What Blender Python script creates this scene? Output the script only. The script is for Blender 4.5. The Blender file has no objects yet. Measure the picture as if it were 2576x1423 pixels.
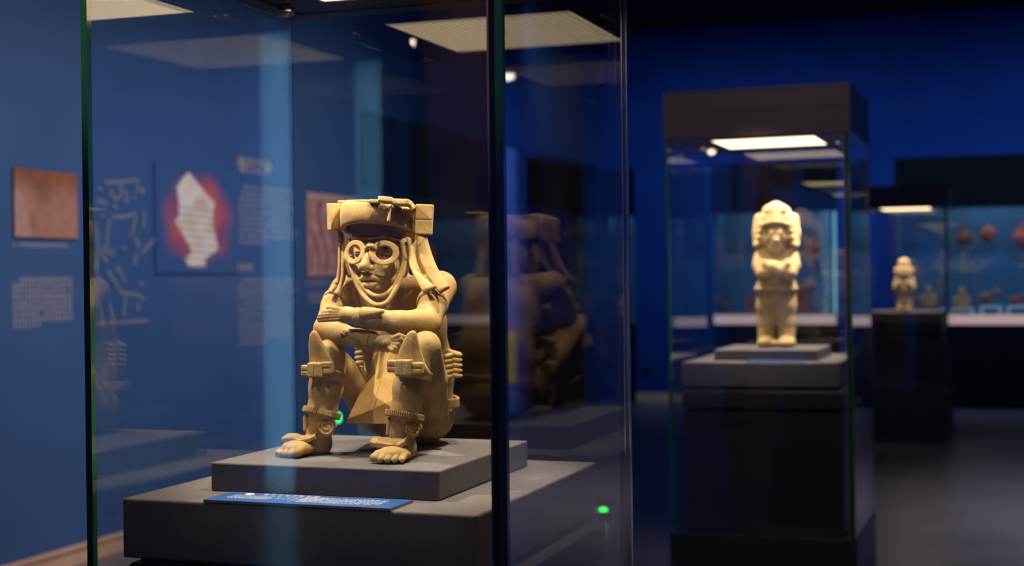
import bpy, bmesh, math, random
import numpy as np
from mathutils import Vector, Matrix

random.seed(7); RNG = np.random.default_rng(7)
scene = bpy.context.scene
COL = scene.collection

# ---------------------------------------------------------------- camera
F = 3644.0
TH = math.atan(1297 / 3644.0); PITCH = math.radians(-0.34); ROLL = 0.0108; CZ = 1.4
fwd = np.array([-math.sin(TH) * math.cos(PITCH), math.cos(TH) * math.cos(PITCH), math.sin(PITCH)])
r0 = np.array([math.cos(TH), math.sin(TH), 0.0]); u0 = np.cross(r0, fwd)
cr = r0 * math.cos(ROLL) - u0 * math.sin(ROLL); cu = u0 * math.cos(ROLL) + r0 * math.sin(ROLL)
CAM = np.array([0, 0, CZ])
cd = bpy.data.cameras.new('camera'); cam = bpy.data.objects.new('camera', cd); COL.objects.link(cam)
cam.matrix_world = Matrix(((cr[0], cu[0], -fwd[0], 0), (cr[1], cu[1], -fwd[1], 0), (cr[2], cu[2], -fwd[2], CZ), (0, 0, 0, 1)))
cd.sensor_width = 36; cd.lens = 36 * F / 2576; cd.clip_start = 0.05; cd.clip_end = 80
cd.dof.use_dof = True; cd.dof.focus_distance = 2.36; cd.dof.aperture_fstop = 3.7; cd.dof.aperture_blades = 0
scene.camera = cam

def at(px, py, axis, val):
    """the place seen at a pixel of the photograph, on a plane of the room"""
    d = fwd + cr * (px - 1288) / F - cu * (py - 711.5) / F
    return CAM + (val - CAM[axis]) / d[axis] * d

# ---------------------------------------------------------------- world, exposure, room lights
w = bpy.data.worlds.new('world'); scene.world = w; w.use_nodes = True
w.node_tree.nodes['Background'].inputs[0].default_value = (0.10, 0.16, 0.40, 1)
w.node_tree.nodes['Background'].inputs[1].default_value = 0.02
scene.view_settings.view_transform = 'Standard'; scene.view_settings.look = 'None'
scene.view_settings.exposure = 0.0; scene.view_settings.gamma = 1.0
scene.view_settings.use_curve_mapping = False
scene.cycles.max_bounces = 10; scene.cycles.transparent_max_bounces = 32
scene.cycles.sample_clamp_indirect = 6.0
scene.cycles.use_denoising = True

def area(name, loc, aim, sx, sy, power, col, spread=180):
    l = bpy.data.lights.new(name, 'AREA'); l.shape = 'RECTANGLE'; l.size = sx; l.size_y = sy
    l.energy = power; l.color = col; l.spread = math.radians(spread)
    o = bpy.data.objects.new(name, l); COL.objects.link(o); o.location = loc
    o.rotation_euler = (Vector(aim) - Vector(loc)).to_track_quat('-Z', 'Y').to_euler(); return o
def spot(name, loc, aim, ang, power, col, rad=0.02, blend=0.5, parent=None):
    l = bpy.data.lights.new(name, 'SPOT'); l.spot_size = math.radians(ang); l.spot_blend = blend
    l.energy = power; l.color = col; l.shadow_soft_size = rad
    o = bpy.data.objects.new(name, l); COL.objects.link(o); o.location = loc
    o.rotation_euler = (Vector(aim) - Vector(loc)).to_track_quat('-Z', 'Y').to_euler(); return o
WARM = (1.0, 0.82, 0.56)
area('wall_washer_light', (-2.0, 6.6, 3.9), (-4.4, 6.6, 1.15), 5.0, 0.4, 36, (1.0, 0.93, 0.86), 66)
area('back_washer_light', (-2.6, 12.6, 3.9), (-2.6, 15.3, 1.6), 3.4, 0.4, 22, (0.45, 0.70, 1.0), 90)
area('back_washer_light_right', (0.9, 12.6, 3.9), (0.9, 15.3, 1.6), 2.6, 0.4, 22, (0.45, 0.70, 1.0), 90)
area('right_washer_light', (1.6, 9.0, 3.9), (3.3, 9.0, 1.4), 10.0, 0.4, 150, (0.75, 0.82, 1.0), 90)
area('front_haze_light', (-1.5, -4.2, 3.9), (-1.5, -6.2, 1.4), 5.0, 0.5, 120, (0.80, 0.85, 1.0), 100)  # unseen, added to put blue haze into the near front pane
spot('ceiling_spot_light', (-1.0, 1.0, 3.85), (-0.976, 5.93, 1.57), 5.0, 480, (1.0, 0.80, 0.52), 0.03, 0.7)
spot('added_column_light', (-0.8, -0.9, 3.8), (-2.35, -2.0, 1.7), 60, 110, (1.0, 0.72, 0.50), 0.05)  # unseen lamp, added to brighten the column's reflection
spot('ceiling_spot_light', (-2.2, 0.45, 3.85), (-1.07, 2.27, 1.30), 8.5, 185, (1.0, 0.81, 0.54), 0.03)
spot('ceiling_spot_light', (0.1, 0.4, 3.85), (-1.05, 2.27, 1.30), 8.5, 60, (1.0, 0.81, 0.54), 0.03)
area('floor_pool_light', (0.9, 8.6, 3.95), (0.9, 8.6, 0.0), 1.2, 2.5, 44, (1.0, 0.82, 0.74), 60)
area('aisle_fill_light', (-0.9, 3.7, 3.95), (-0.95, 5.6, 1.6), 0.8, 0.8, 5.5, (1.0, 0.84, 0.95), 80)  # unseen fill, added to lift the middle case's cap and front

# ---------------------------------------------------------------- materials
def nodes_of(m): return m.node_tree.nodes, m.node_tree.links
def mat(name, col, rough=0.6, metal=0.0, spec=0.5, noise=0.0, nscale=20.0, bump=0.0, bscale=200.0, coat=0.0, col2=None):
    m = bpy.data.materials.new(name); m.use_nodes = True; n, l = nodes_of(m)
    b = n['Principled BSDF']
    b.inputs['Base Color'].default_value = (*col, 1); b.inputs['Roughness'].default_value = rough
    b.inputs['Metallic'].default_value = metal; b.inputs['Specular IOR Level'].default_value = spec
    b.inputs['Coat Weight'].default_value = coat
    tc = n.new('ShaderNodeTexCoord')
    if noise > 0 or col2:
        t = n.new('ShaderNodeTexNoise'); t.inputs['Scale'].default_value = nscale; t.inputs['Detail'].default_value = 6
        l.new(tc.outputs['Object'], t.inputs['Vector'])
        r = n.new('ShaderNodeValToRGB'); c2 = col2 or tuple(c * (1 - noise) for c in col)
        r.color_ramp.elements[0].position = 0.36; r.color_ramp.elements[0].color = (*c2, 1)
        r.color_ramp.elements[1].position = 0.62; r.color_ramp.elements[1].color = (*col, 1)
        l.new(t.outputs['Fac'], r.inputs['Fac']); l.new(r.outputs['Color'], b.inputs['Base Color'])
    if bump > 0:
        t = n.new('ShaderNodeTexNoise'); t.inputs['Scale'].default_value = bscale; t.inputs['Detail'].default_value = 5
        l.new(tc.outputs['Object'], t.inputs['Vector'])
        bp = n.new('ShaderNodeBump'); bp.inputs['Strength'].default_value = bump; bp.inputs['Distance'].default_value = 0.002
        l.new(t.outputs['Fac'], bp.inputs['Height']); l.new(bp.outputs['Normal'], b.inputs['Normal'])
    return m
def emit(name, col, s):
    m = bpy.data.materials.new(name); m.use_nodes = True; n, l = nodes_of(m); n.remove(n['Principled BSDF'])
    e = n.new('ShaderNodeEmission'); e.inputs[0].default_value = (*col, 1); e.inputs[1].default_value = s
    l.new(e.outputs[0], n['Material Output'].inputs[0]); return m
def glass(name, tint=(0.975, 0.99, 0.985), ior=1.52):
    m = bpy.data.materials.new(name); m.use_nodes = True; n, l = nodes_of(m); n.remove(n['Principled BSDF'])
    t = n.new('ShaderNodeBsdfTransparent'); t.inputs[0].default_value = (*tint, 1)
    g = n.new('ShaderNodeBsdfGlossy'); g.inputs['Roughness'].default_value = 0.0; g.inputs[0].default_value = (1, 1, 1, 1)
    fr = n.new('ShaderNodeFresnel'); fr.inputs[0].default_value = ior
    geo = n.new('ShaderNodeNewGeometry')            # inner faces of the sheet: same reflectance as the outer ones
    sel = n.new('ShaderNodeMix'); sel.data_type = 'FLOAT'
    l.new(geo.outputs['Backfacing'], sel.inputs[0]); sel.inputs[2].default_value = ior; sel.inputs[3].default_value = 1 / ior
    l.new(sel.outputs[0], fr.inputs[0])
    mx = n.new('ShaderNodeMixShader'); l.new(fr.outputs[0], mx.inputs[0]); l.new(t.outputs[0], mx.inputs[1]); l.new(g.outputs[0], mx.inputs[2])
    l.new(mx.outputs[0], n['Material Output'].inputs[0]); return m

def clay_material(name, base, dark, red):
    m = bpy.data.materials.new(name); m.use_nodes = True; n, l = nodes_of(m); b = n['Principled BSDF']
    b.inputs['Roughness'].default_value = 0.72; b.inputs['Specular IOR Level'].default_value = 0.25
    tc = n.new('ShaderNodeTexCoord')
    def noi(scale, det=6, rough=0.6):
        t = n.new('ShaderNodeTexNoise'); t.inputs['Scale'].default_value = scale; t.inputs['Detail'].default_value = det
        t.inputs['Roughness'].default_value = rough; l.new(tc.outputs['Object'], t.inputs['Vector']); return t.outputs['Fac']
    def ramp(f, a, b_, c0, c1):
        r = n.new('ShaderNodeValToRGB'); r.color_ramp.elements[0].position = a; r.color_ramp.elements[1].position = b_
        r.color_ramp.elements[0].color = (*c0, 1); r.color_ramp.elements[1].color = (*c1, 1); l.new(f, r.inputs['Fac']); return r.outputs['Color']
    c1 = ramp(noi(18), 0.38, 0.62, dark, base)
    f2 = ramp(noi(9, 4), 0.52, 0.72, (0, 0, 0), (0.8, 0.8, 0.8))
    mx = n.new('ShaderNodeMix'); mx.data_type = 'RGBA'; l.new(f2, mx.inputs[0]); l.new(c1, mx.inputs[6]); mx.inputs[7].default_value = (*red, 1)
    f3 = ramp(noi(160, 3, 0.7), 0.30, 0.42, (0.72, 0.72, 0.72), (1, 1, 1))
    m2 = n.new('ShaderNodeMix'); m2.data_type = 'RGBA'; m2.blend_type = 'MULTIPLY'; m2.inputs[0].default_value = 0.8
    l.new(mx.outputs[2], m2.inputs[6]); l.new(f3, m2.inputs[7]); vo = n.new('ShaderNodeTexVoronoi'); vo.feature = 'DISTANCE_TO_EDGE'; vo.inputs['Scale'].default_value = 15
    wp = n.new('ShaderNodeTexNoise'); wp.inputs['Scale'].default_value = 30; wp.inputs['Detail'].default_value = 4; l.new(tc.outputs['Object'], wp.inputs['Vector'])
    ad = n.new('ShaderNodeVectorMath'); ad.operation = 'MULTIPLY_ADD'; ad.inputs[1].default_value = (0.05, 0.05, 0.05)
    l.new(wp.outputs['Color'], ad.inputs[0]); l.new(tc.outputs['Object'], ad.inputs[2]); l.new(ad.outputs[0], vo.inputs['Vector'])
    ck = ramp(vo.outputs['Distance'], 0.004, 0.014, (0.45, 0.38, 0.32), (1, 1, 1)); gate = ramp(noi(7, 2), 0.55, 0.62, (0, 0, 0), (1, 1, 1))
    m3 = n.new('ShaderNodeMix'); m3.data_type = 'RGBA'; m3.blend_type = 'MULTIPLY'; l.new(gate, m3.inputs[0]); l.new(m2.outputs[2], m3.inputs[6]); l.new(ck, m3.inputs[7])
    l.new(m3.outputs[2], b.inputs['Base Color'])
    bp = n.new('ShaderNodeBump'); bp.inputs['Strength'].default_value = 0.55; bp.inputs['Distance'].default_value = 0.0012
    bp2 = n.new('ShaderNodeBump'); bp2.inputs['Strength'].default_value = 0.28; bp2.inputs['Distance'].default_value = 0.003
    l.new(noi(420, 4, 0.65), bp.inputs['Height']); l.new(noi(60, 5, 0.6), bp2.inputs['Height'])
    l.new(bp2.outputs[0], bp.inputs['Normal']); l.new(bp.outputs[0], b.inputs['Normal'])
    return m

BLUE = (0.004, 0.033, 0.215)
M = dict(
    wall=mat('blue_paint', BLUE, 0.75, spec=0.12, noise=0.12, nscale=3, bump=0.05, bscale=60),
    left_blue=mat('left_wall_blue', (0.040, 0.092, 0.245), 0.5, noise=0.08, nscale=2),  # paler, greyer blue than the other walls
    floor=mat('dark_vinyl_floor', (0.080, 0.080, 0.108), 0.30, noise=0.18, nscale=2.5),
    ceiling=mat('black_ceiling', (0.006, 0.006, 0.008), 0.9),
    skirting=mat('brushed_skirting', (0.60, 0.36, 0.26), 0.42, noise=0.12, nscale=6),
    linen=mat('grey_linen', (0.155, 0.145, 0.17), 0.95, spec=0.1, noise=0.16, nscale=260, bump=0.5, bscale=900),
    metal=mat('dark_powder_coat', (0.030, 0.027, 0.028), 0.42),
    cap=mat('dark_cap_metal', (0.095, 0.075, 0.080), 0.45),
    under=mat('black_underside', (0.018, 0.017, 0.018), 0.5),
    edge=mat('green_glass_edge', (0.03, 0.15, 0.085), 0.12, spec=0.6),
    edge_dark=mat('dark_glass_joint', (0.004, 0.006, 0.008), 0.15, spec=0.5),
    seam=mat('bevel_highlight', (0.42, 0.31, 0.20), 0.3),  # warm tone stands in for the highlight on the glass bevel
    glass=glass('display_glass'),
    clay=clay_material('buff_clay', (0.49, 0.335, 0.155), (0.28, 0.18, 0.08), (0.30, 0.15, 0.06)),
    ochre=clay_material('ochre_clay', (0.55, 0.36, 0.125), (0.40, 0.25, 0.085), (0.38, 0.20, 0.07)),
    sand=clay_material('pale_sandstone', (0.66, 0.49, 0.27), (0.48, 0.34, 0.18), (0.52, 0.35, 0.17)),
    teal=mat('teal_board', (0.022, 0.10, 0.20), 0.7, noise=0.2, nscale=2),
    case_dark=mat('black_showcase', (0.0045, 0.0045, 0.008), 0.6, spec=0.06),
    plaque=mat('blue_plaque', (0.014, 0.085, 0.36), 0.4),
    plaque_edge=mat('plaque_edge', (0.20, 0.15, 0.15), 0.5),
    ink=mat('pale_ink', (0.72, 0.68, 0.66), 0.6),
    ink_gold=mat('gold_ink', (0.62, 0.42, 0.26), 0.6),
    ink_dim=mat('dim_ink', (0.20, 0.19, 0.24), 0.6),
    ink_grey=mat('grey_ink', (0.44, 0.38, 0.42), 0.6),
    terracotta=mat('red_terracotta', (0.40, 0.085, 0.035), 0.7, noise=0.45, nscale=14),
    brownclay=mat('brown_clay', (0.28, 0.13, 0.075), 0.7, noise=0.5, nscale=14),
    orangeclay=mat('orange_clay', (0.50, 0.25, 0.11), 0.7, noise=0.35, nscale=14),
    darkclay=mat('dark_clay', (0.10, 0.045, 0.04), 0.6, noise=0.4, nscale=14),
    acrylic=mat('frosted_acrylic', (0.55, 0.62, 0.62), 0.25),
    shelf=mat('pale_shelf', (0.62, 0.50, 0.52), 0.5),
    chrome=mat('chrome', (0.7, 0.68, 0.65), 0.2, metal=1.0),
    lens=emit('lamp_lens', (1.0, 0.80, 0.58), 30.0),
    lens_soft=emit('case_lamp_lens', (1.0, 0.80, 0.58), 5.0),
    green=emit('green_exit_light', (0.03, 1.0, 0.12), 5.0),
    endglow=emit('teal_end_glow', (0.22, 0.62, 0.85), 1.0),  # glow in place of light on the showcase end wall
    shelf_glow=emit('shelf_glow_lip', (1.0, 0.72, 0.74), 0.42),  # glow in place of light falling on the shelf front, no lamp
    ledwarm=emit('warm_led', (1.0, 0.80, 0.62), 4.0),
)
def louver(name):
    m = bpy.data.materials.new(name); m.use_nodes = True; n, l = nodes_of(m); n.remove(n['Principled BSDF'])
    tc = n.new('ShaderNodeTexCoord'); e = n.new('ShaderNodeEmission')
    v = n.new('ShaderNodeTexVoronoi'); v.inputs['Scale'].default_value = 62; v.inputs['Randomness'].default_value = 0.0
    mp = n.new('ShaderNodeMapping'); mp.inputs['Scale'].default_value = (1, 1, 0); l.new(tc.outputs['Object'], mp.inputs[0]); l.new(mp.outputs[0], v.inputs['Vector'])
    r = n.new('ShaderNodeValToRGB'); r.color_ramp.elements[0].position = 0.30; r.color_ramp.elements[1].position = 0.62
    r.color_ramp.elements[0].color = (1.0, 0.75, 0.44, 1); r.color_ramp.elements[1].color = (0.50, 0.35, 0.19, 1)
    l.new(v.outputs['Distance'], r.inputs[0]); l.new(r.outputs[0], e.inputs[0]); e.inputs[1].default_value = 4.6
    l.new(e.outputs[0], n['Material Output'].inputs[0]); return m
M['louver'] = louver('honeycomb_light')

# ---------------------------------------------------------------- object helpers
def tag(o, label=None, cat=None, group=None, kind=None):
    if label: o['label'] = label
    if cat: o['category'] = cat
    if group: o['group'] = group
    if kind: o['kind'] = kind
    return o
def thing(name, label, cat, loc=(0, 0, 0), group=None):
    o = bpy.data.objects.new(name, None); COL.objects.link(o); o.location = loc; o.empty_display_size = 0.05
    return tag(o, label, cat, group)
def link(name, me, m, parent=None, loc=(0, 0, 0)):
    o = bpy.data.objects.new(name, me); COL.objects.link(o); o.location = loc
    if m is not None and not me.materials: me.materials.append(m)
    if parent is not None: o.parent = parent
    return o
def from_np(name, V, Fq, m, parent=None, smooth=True, loc=(0, 0, 0)):
    me = bpy.data.meshes.new(name); V = np.asarray(V, np.float32); Fq = np.asarray(Fq, np.int32); k = Fq.shape[1]
    me.vertices.add(len(V)); me.vertices.foreach_set('co', V.ravel())
    me.loops.add(Fq.size); me.loops.foreach_set('vertex_index', Fq.ravel())
    me.polygons.add(len(Fq)); me.polygons.foreach_set('loop_start', np.arange(0, Fq.size, k, dtype=np.int32))
    me.polygons.foreach_set('loop_total', np.full(len(Fq), k, np.int32))
    me.polygons.foreach_set('use_smooth', np.full(len(Fq), smooth))
    me.update(calc_edges=True); me.validate()
    return link(name, me, m, parent, loc)
def box_bm(bm, x0, x1, y0, y1, z0, z1):
    v = [bm.verts.new(p) for p in ((x0, y0, z0), (x1, y0, z0), (x1, y1, z0), (x0, y1, z0), (x0, y0, z1), (x1, y0, z1), (x1, y1, z1), (x0, y1, z1))]
    for f in ((0, 3, 2, 1), (4, 5, 6, 7), (0, 1, 5, 4), (1, 2, 6, 5), (2, 3, 7, 6), (3, 0, 4, 7)): bm.faces.new([v[i] for i in f])
def boxes(name, bs, m, parent=None, bevel=0.0, loc=(0, 0, 0), seg=2):
    bm = bmesh.new()
    for b in bs: box_bm(bm, *b)
    if bevel > 0: bmesh.ops.bevel(bm, geom=bm.edges[:], offset=bevel, segments=seg, affect='EDGES', profile=0.5)
    me = bpy.data.meshes.new(name); bm.to_mesh(me); bm.free()
    return link(name, me, m, parent, loc)
def lathe(name, prof, m, parent=None, loc=(0, 0, 0), n=28, sx=1.0, sy=1.0):
    a = np.linspace(0, 2 * math.pi, n, endpoint=False); V = []
    for r, z in prof: V += [(r * sx * math.cos(t), r * sy * math.sin(t), z) for t in a]
    Fq = []
    for i in range(len(prof) - 1):
        for j in range(n): Fq.append((i * n + j, i * n + (j + 1) % n, (i + 1) * n + (j + 1) % n, (i + 1) * n + j))
    return from_np(name, V, Fq, m, parent, True, loc)

# ---------------------------------------------------------------- sculpting: distance field + surface nets
class Sculpt:
    def __init__(s, lo, hi, h):
        s.h = h; s.lo = np.array(lo, float); s.n = np.ceil((np.array(hi) - s.lo) / h).astype(int) + 1
        s.D = np.full(s.n, 0.05, np.float32)
    def sub(s, lo, hi):
        i0 = np.clip(np.floor((lo - s.lo) / s.h).astype(int), 0, s.n); i1 = np.clip(np.ceil((hi - s.lo) / s.h).astype(int) + 1, 0, s.n)
        ax = [s.lo[k] + s.h * np.arange(i0[k], i1[k]) for k in range(3)]
        X, Y, Z = np.meshgrid(*ax, indexing='ij', sparse=True)
        return tuple(slice(a, b) for a, b in zip(i0, i1)), X.astype(np.float32), Y.astype(np.float32), Z.astype(np.float32)
    def put(s, sl, d, k, mode):
        A = s.D[sl]
        if A.size == 0: return
        if mode == 'sub':
            k = max(k, 1e-5); hh = np.clip(0.5 - 0.5 * (A + d) / k, 0, 1); s.D[sl] = A * (1 - hh) - d * hh + k * hh * (1 - hh)
        else:
            k = max(k, 1e-5); hh = np.clip(0.5 + 0.5 * (A - d) / k, 0, 1); s.D[sl] = A * (1 - hh) + d * hh - k * hh * (1 - hh)
    def cap(s, a, b, ra, rb=None, k=0.004, mode='add'):
        a = np.array(a, float); b = np.array(b, float); rb = ra if rb is None else rb; mg = max(ra, rb) + k + 3 * s.h
        sl, X, Y, Z = s.sub(np.minimum(a, b) - mg, np.maximum(a, b) + mg); ab = b - a; L2 = max(ab @ ab, 1e-12)
        t = np.clip(((X - a[0]) * ab[0] + (Y - a[1]) * ab[1] + (Z - a[2]) * ab[2]) / L2, 0, 1)
        d = np.sqrt((X - a[0] - t * ab[0]) ** 2 + (Y - a[1] - t * ab[1]) ** 2 + (Z - a[2] - t * ab[2]) ** 2) - (ra + (rb - ra) * t)
        s.put(sl, d, k, mode); return s
    def chain(s, pts, rs, k=0.004, mode='add'):
        for i in range(len(pts) - 1): s.cap(pts[i], pts[i + 1], rs[i], rs[i + 1], k, mode)
        return s
    def ell(s, c, r, k=0.004, mode='add', R=None):
        c = np.array(c, float); r = np.array(r, float); mg = r.max() + k + 3 * s.h
        sl, X, Y, Z = s.sub(c - mg, c + mg); X = X - c[0]; Y = Y - c[1]; Z = Z - c[2]
        if R is not None:
            Rm = np.array(R); X, Y, Z = (Rm[0, i] * X + Rm[1, i] * Y + Rm[2, i] * Z for i in range(3))
        q = np.sqrt((X / r[0]) ** 2 + (Y / r[1]) ** 2 + (Z / r[2]) ** 2); g = np.sqrt((X / r[0] ** 2) ** 2 + (Y / r[1] ** 2) ** 2 + (Z / r[2] ** 2) ** 2)
        s.put(sl, q * (q - 1) / np.maximum(g, 1e-6), k, mode); return s
    def box(s, c, half, rd=0.002, k=0.002, mode='add', R=None):
        c = np.array(c, float); hf = np.array(half, float); mg = np.linalg.norm(hf) + k + 3 * s.h
        sl, X, Y, Z = s.sub(c - mg, c + mg); X = X - c[0]; Y = Y - c[1]; Z = Z - c[2]
        if R is not None:
            Rm = np.array(R); X, Y, Z = (Rm[0, i] * X + Rm[1, i] * Y + Rm[2, i] * Z for i in range(3))
        qx = np.abs(X) - hf[0] + rd; qy = np.abs(Y) - hf[1] + rd; qz = np.abs(Z) - hf[2] + rd
        d = np.sqrt(np.maximum(qx, 0) ** 2 + np.maximum(qy, 0) ** 2 + np.maximum(qz, 0) ** 2) + np.minimum(np.maximum(qx, np.maximum(qy, qz)), 0) - rd
        s.put(sl, d, k, mode); return s
    def ring(s, c, rad, tube, R=None, k=0.002, mode='add', flat=1.0, ys=1.0):
        """torus about local z; flat > 1 widens the section radially"""
        c = np.array(c, float); mg = rad + tube * flat + k + 3 * s.h
        sl, X, Y, Z = s.sub(c - mg, c + mg); X = X - c[0]; Y = Y - c[1]; Z = Z - c[2]
        if R is not None:
            Rm = np.array(R); X, Y, Z = (Rm[0, i] * X + Rm[1, i] * Y + Rm[2, i] * Z for i in range(3))
        q = np.sqrt(X ** 2 + (Y / ys) ** 2) - rad
        if flat > 1.0:
            e = tube * (flat - 1); q = np.abs(q); d = np.sqrt(np.maximum(q - e, 0) ** 2 + Z ** 2) - tube
        else: d = np.sqrt(q ** 2 + Z ** 2) - tube
        s.put(sl, d, k, mode); return s
    def mesh(s, name, m, parent=None, loc=(0, 0, 0), jitter=0.0):
        D = s.D; ins = D < 0; n = D.shape
        c = np.zeros((n[0] - 1, n[1] - 1, n[2] - 1), np.int8)
        for i in (0, 1):
            for j in (0, 1):
                for k in (0, 1): c += ins[i:n[0] - 1 + i, j:n[1] - 1 + j, k:n[2] - 1 + k]
        act = np.argwhere((c > 0) & (c < 8))
        if len(act) == 0: raise RuntimeError('empty sculpt ' + name)
        idx = np.full(c.shape, -1, np.int32); idx[act[:, 0], act[:, 1], act[:, 2]] = np.arange(len(act))
        P = np.zeros((len(act), 3)); W = np.zeros(len(act))
        for ax in range(3):
            o1, o2 = [a for a in range(3) if a != ax]
            for u in (0, 1):
                for v in (0, 1):
                    off = np.zeros(3, int); off[o1] = u; off[o2] = v; A = act + off; B = A.copy(); B[:, ax] += 1
                    da = D[A[:, 0], A[:, 1], A[:, 2]]; db = D[B[:, 0], B[:, 1], B[:, 2]]; x = (da < 0) != (db < 0)
                    t = np.where(x, da / np.where(x, da - db, 1), 0); p = A.astype(float); p[:, ax] += t
                    P += p * x[:, None]; W += x
        V = s.lo + s.h * (P / W[:, None]); FQ = []
        for ax in range(3):
            o1, o2 = [(1, 2), (2, 0), (0, 1)][ax]
            sa = [slice(None)] * 3; sb = [slice(None)] * 3; sa[ax] = slice(0, -1); sb[ax] = slice(1, None)
            a = ins[tuple(sa)]; b = ins[tuple(sb)]; E = np.argwhere(a != b)
            E = E[(E[:, o1] > 0) & (E[:, o2] > 0) & (E[:, o1] < n[o1] - 1) & (E[:, o2] < n[o2] - 1)]
            g = lambda du, dv: idx[tuple((E - np.array([0 if q == ax else (du if q == o1 else dv) for q in range(3)])).T)]
            q = np.stack([g(1, 1), g(0, 1), g(0, 0), g(1, 0)], 1); fl = ~a[tuple(E.T)]
            q[fl] = q[fl][:, ::-1]; FQ.append(q)
        return from_np(name, V, np.concatenate(FQ), m, parent, True, loc)
def rotm(rx=0, ry=0, rz=0):
    e = Matrix.Rotation(rz, 3, 'Z') @ Matrix.Rotation(ry, 3, 'Y') @ Matrix.Rotation(rx, 3, 'X'); return [[e[i][j] for j in range(3)] for i in range(3)]
def sc_of(pts, pad, h):
    p = np.array(pts, float); return Sculpt(p.min(0) - pad, p.max(0) + pad, h)
def spline(pts, n):
    """Catmull-Rom through the points"""
    p = np.array(pts, float); p = np.vstack([2 * p[0] - p[1], p, 2 * p[-1] - p[-2]]); out = []
    m_ = len(p) - 3
    for q in np.linspace(0, m_ - 1e-6, n):
        i = int(q); t = q - i; a, b, c, d = p[i:i + 4]
        out.append(0.5 * ((2 * b) + (c - a) * t + (2 * a - 5 * b + 4 * c - d) * t * t + (-a + 3 * b - 3 * c + d) * t ** 3))
    return np.array(out)

# ================================================================ THE ROOM
XL, XR, YB, YF, ZC = -4.4, 3.3, 15.3, -6.2, 4.03
DY0, DY1, DTOP = 9.2, 15.06, 2.56             # dark wall showcase let into the left wall
def struct(name, bs, m, parent=None, bevel=0): return tag(boxes(name, bs, m, parent, bevel), kind='structure')
struct('floor', [(XL - 1, XR + 1, YF - 1, YB + 1.2, -0.1, 0.0)], M['floor'])
struct('ceiling', [(XL - 1, XR + 1, YF - 1, YB + 1.2, ZC, ZC + 0.1)], M['ceiling'])
struct('wall_left', [(XL - 0.2, XL, YF, -4.35, 0, ZC), (XL - 0.2, XL, -4.35, -1.3, 3.0, ZC), (XL - 0.2, XL, -1.3, DY0, 0, ZC), (XL - 0.2, XL, DY0, DY1, DTOP, ZC),
                     (XL - 0.2, XL, DY1, YB + 0.2, 0, ZC), (XL - 0.75, XL - 0.7, -4.45, -1.2, 0, 3.0), (XL - 0.7, XL - 0.2, -1.3, -1.2, 0, 3.0),
                     (XL - 0.7, XL - 0.2, -4.45, -4.35, 0, 3.0), (XL - 0.7, XL - 0.2, -4.35, -1.3, 3.0, 3.05)], M['left_blue'])
BX = dict(A=(-4.40, -4.02), B=(-3.175, -1.85), C=(-1.272, 0.95))   # showcases let into the back wall
struct('wall_back', [(XL - 0.2, XL, YB, YB + 0.2, 0, ZC), (BX['A'][1], BX['B'][0], YB, YB + 0.2, 0, ZC), (BX['B'][1], BX['C'][0], YB, YB + 0.2, 0, ZC), (BX['C'][1], XR + 0.2, YB, YB + 0.2, 0, ZC),
                     (BX['A'][0], BX['A'][1], YB, YB + 0.2, 2.545, ZC), (BX['B'][0], BX['B'][1], YB, YB + 0.2, 2.545, ZC), (BX['C'][0], BX['C'][1], YB, YB + 0.2, 2.545, ZC)], M['wall'])
struct('wall_right', [(XR, XR + 0.2, YF, YB, 0, ZC)], M['wall'])
struct('wall_front', [(XL, XR, YF - 0.2, YF, 0, ZC)], M['wall'])
struct('baseboard_left', [(XL, XL + 0.012, -1.3, DY0 - 0.01, 0, 0.078), (XL, XL + 0.020, -1.3, DY0 - 0.01, 0.078, 0.10)], M['skirting'], None, 0.002)
struct('baseboard_back', [(BX['A'][1], BX['B'][0], YB - 0.012, YB, 0, 0.10), (BX['B'][1], BX['C'][0], YB - 0.012, YB, 0, 0.10)], M['skirting'], None, 0.002)
socket = lathe('wall_socket', [(0.0, 0.0), (0.045, 0.0), (0.045, 0.012), (0.034, 0.02), (0.0, 0.02)], M['case_dark'], None, at(1625, 933, 1, YB - 0.001), 20)
socket.rotation_euler = (math.pi / 2, 0, 0); tag(socket, 'small round black wall outlet low on the blue back wall', 'outlet')

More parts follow.
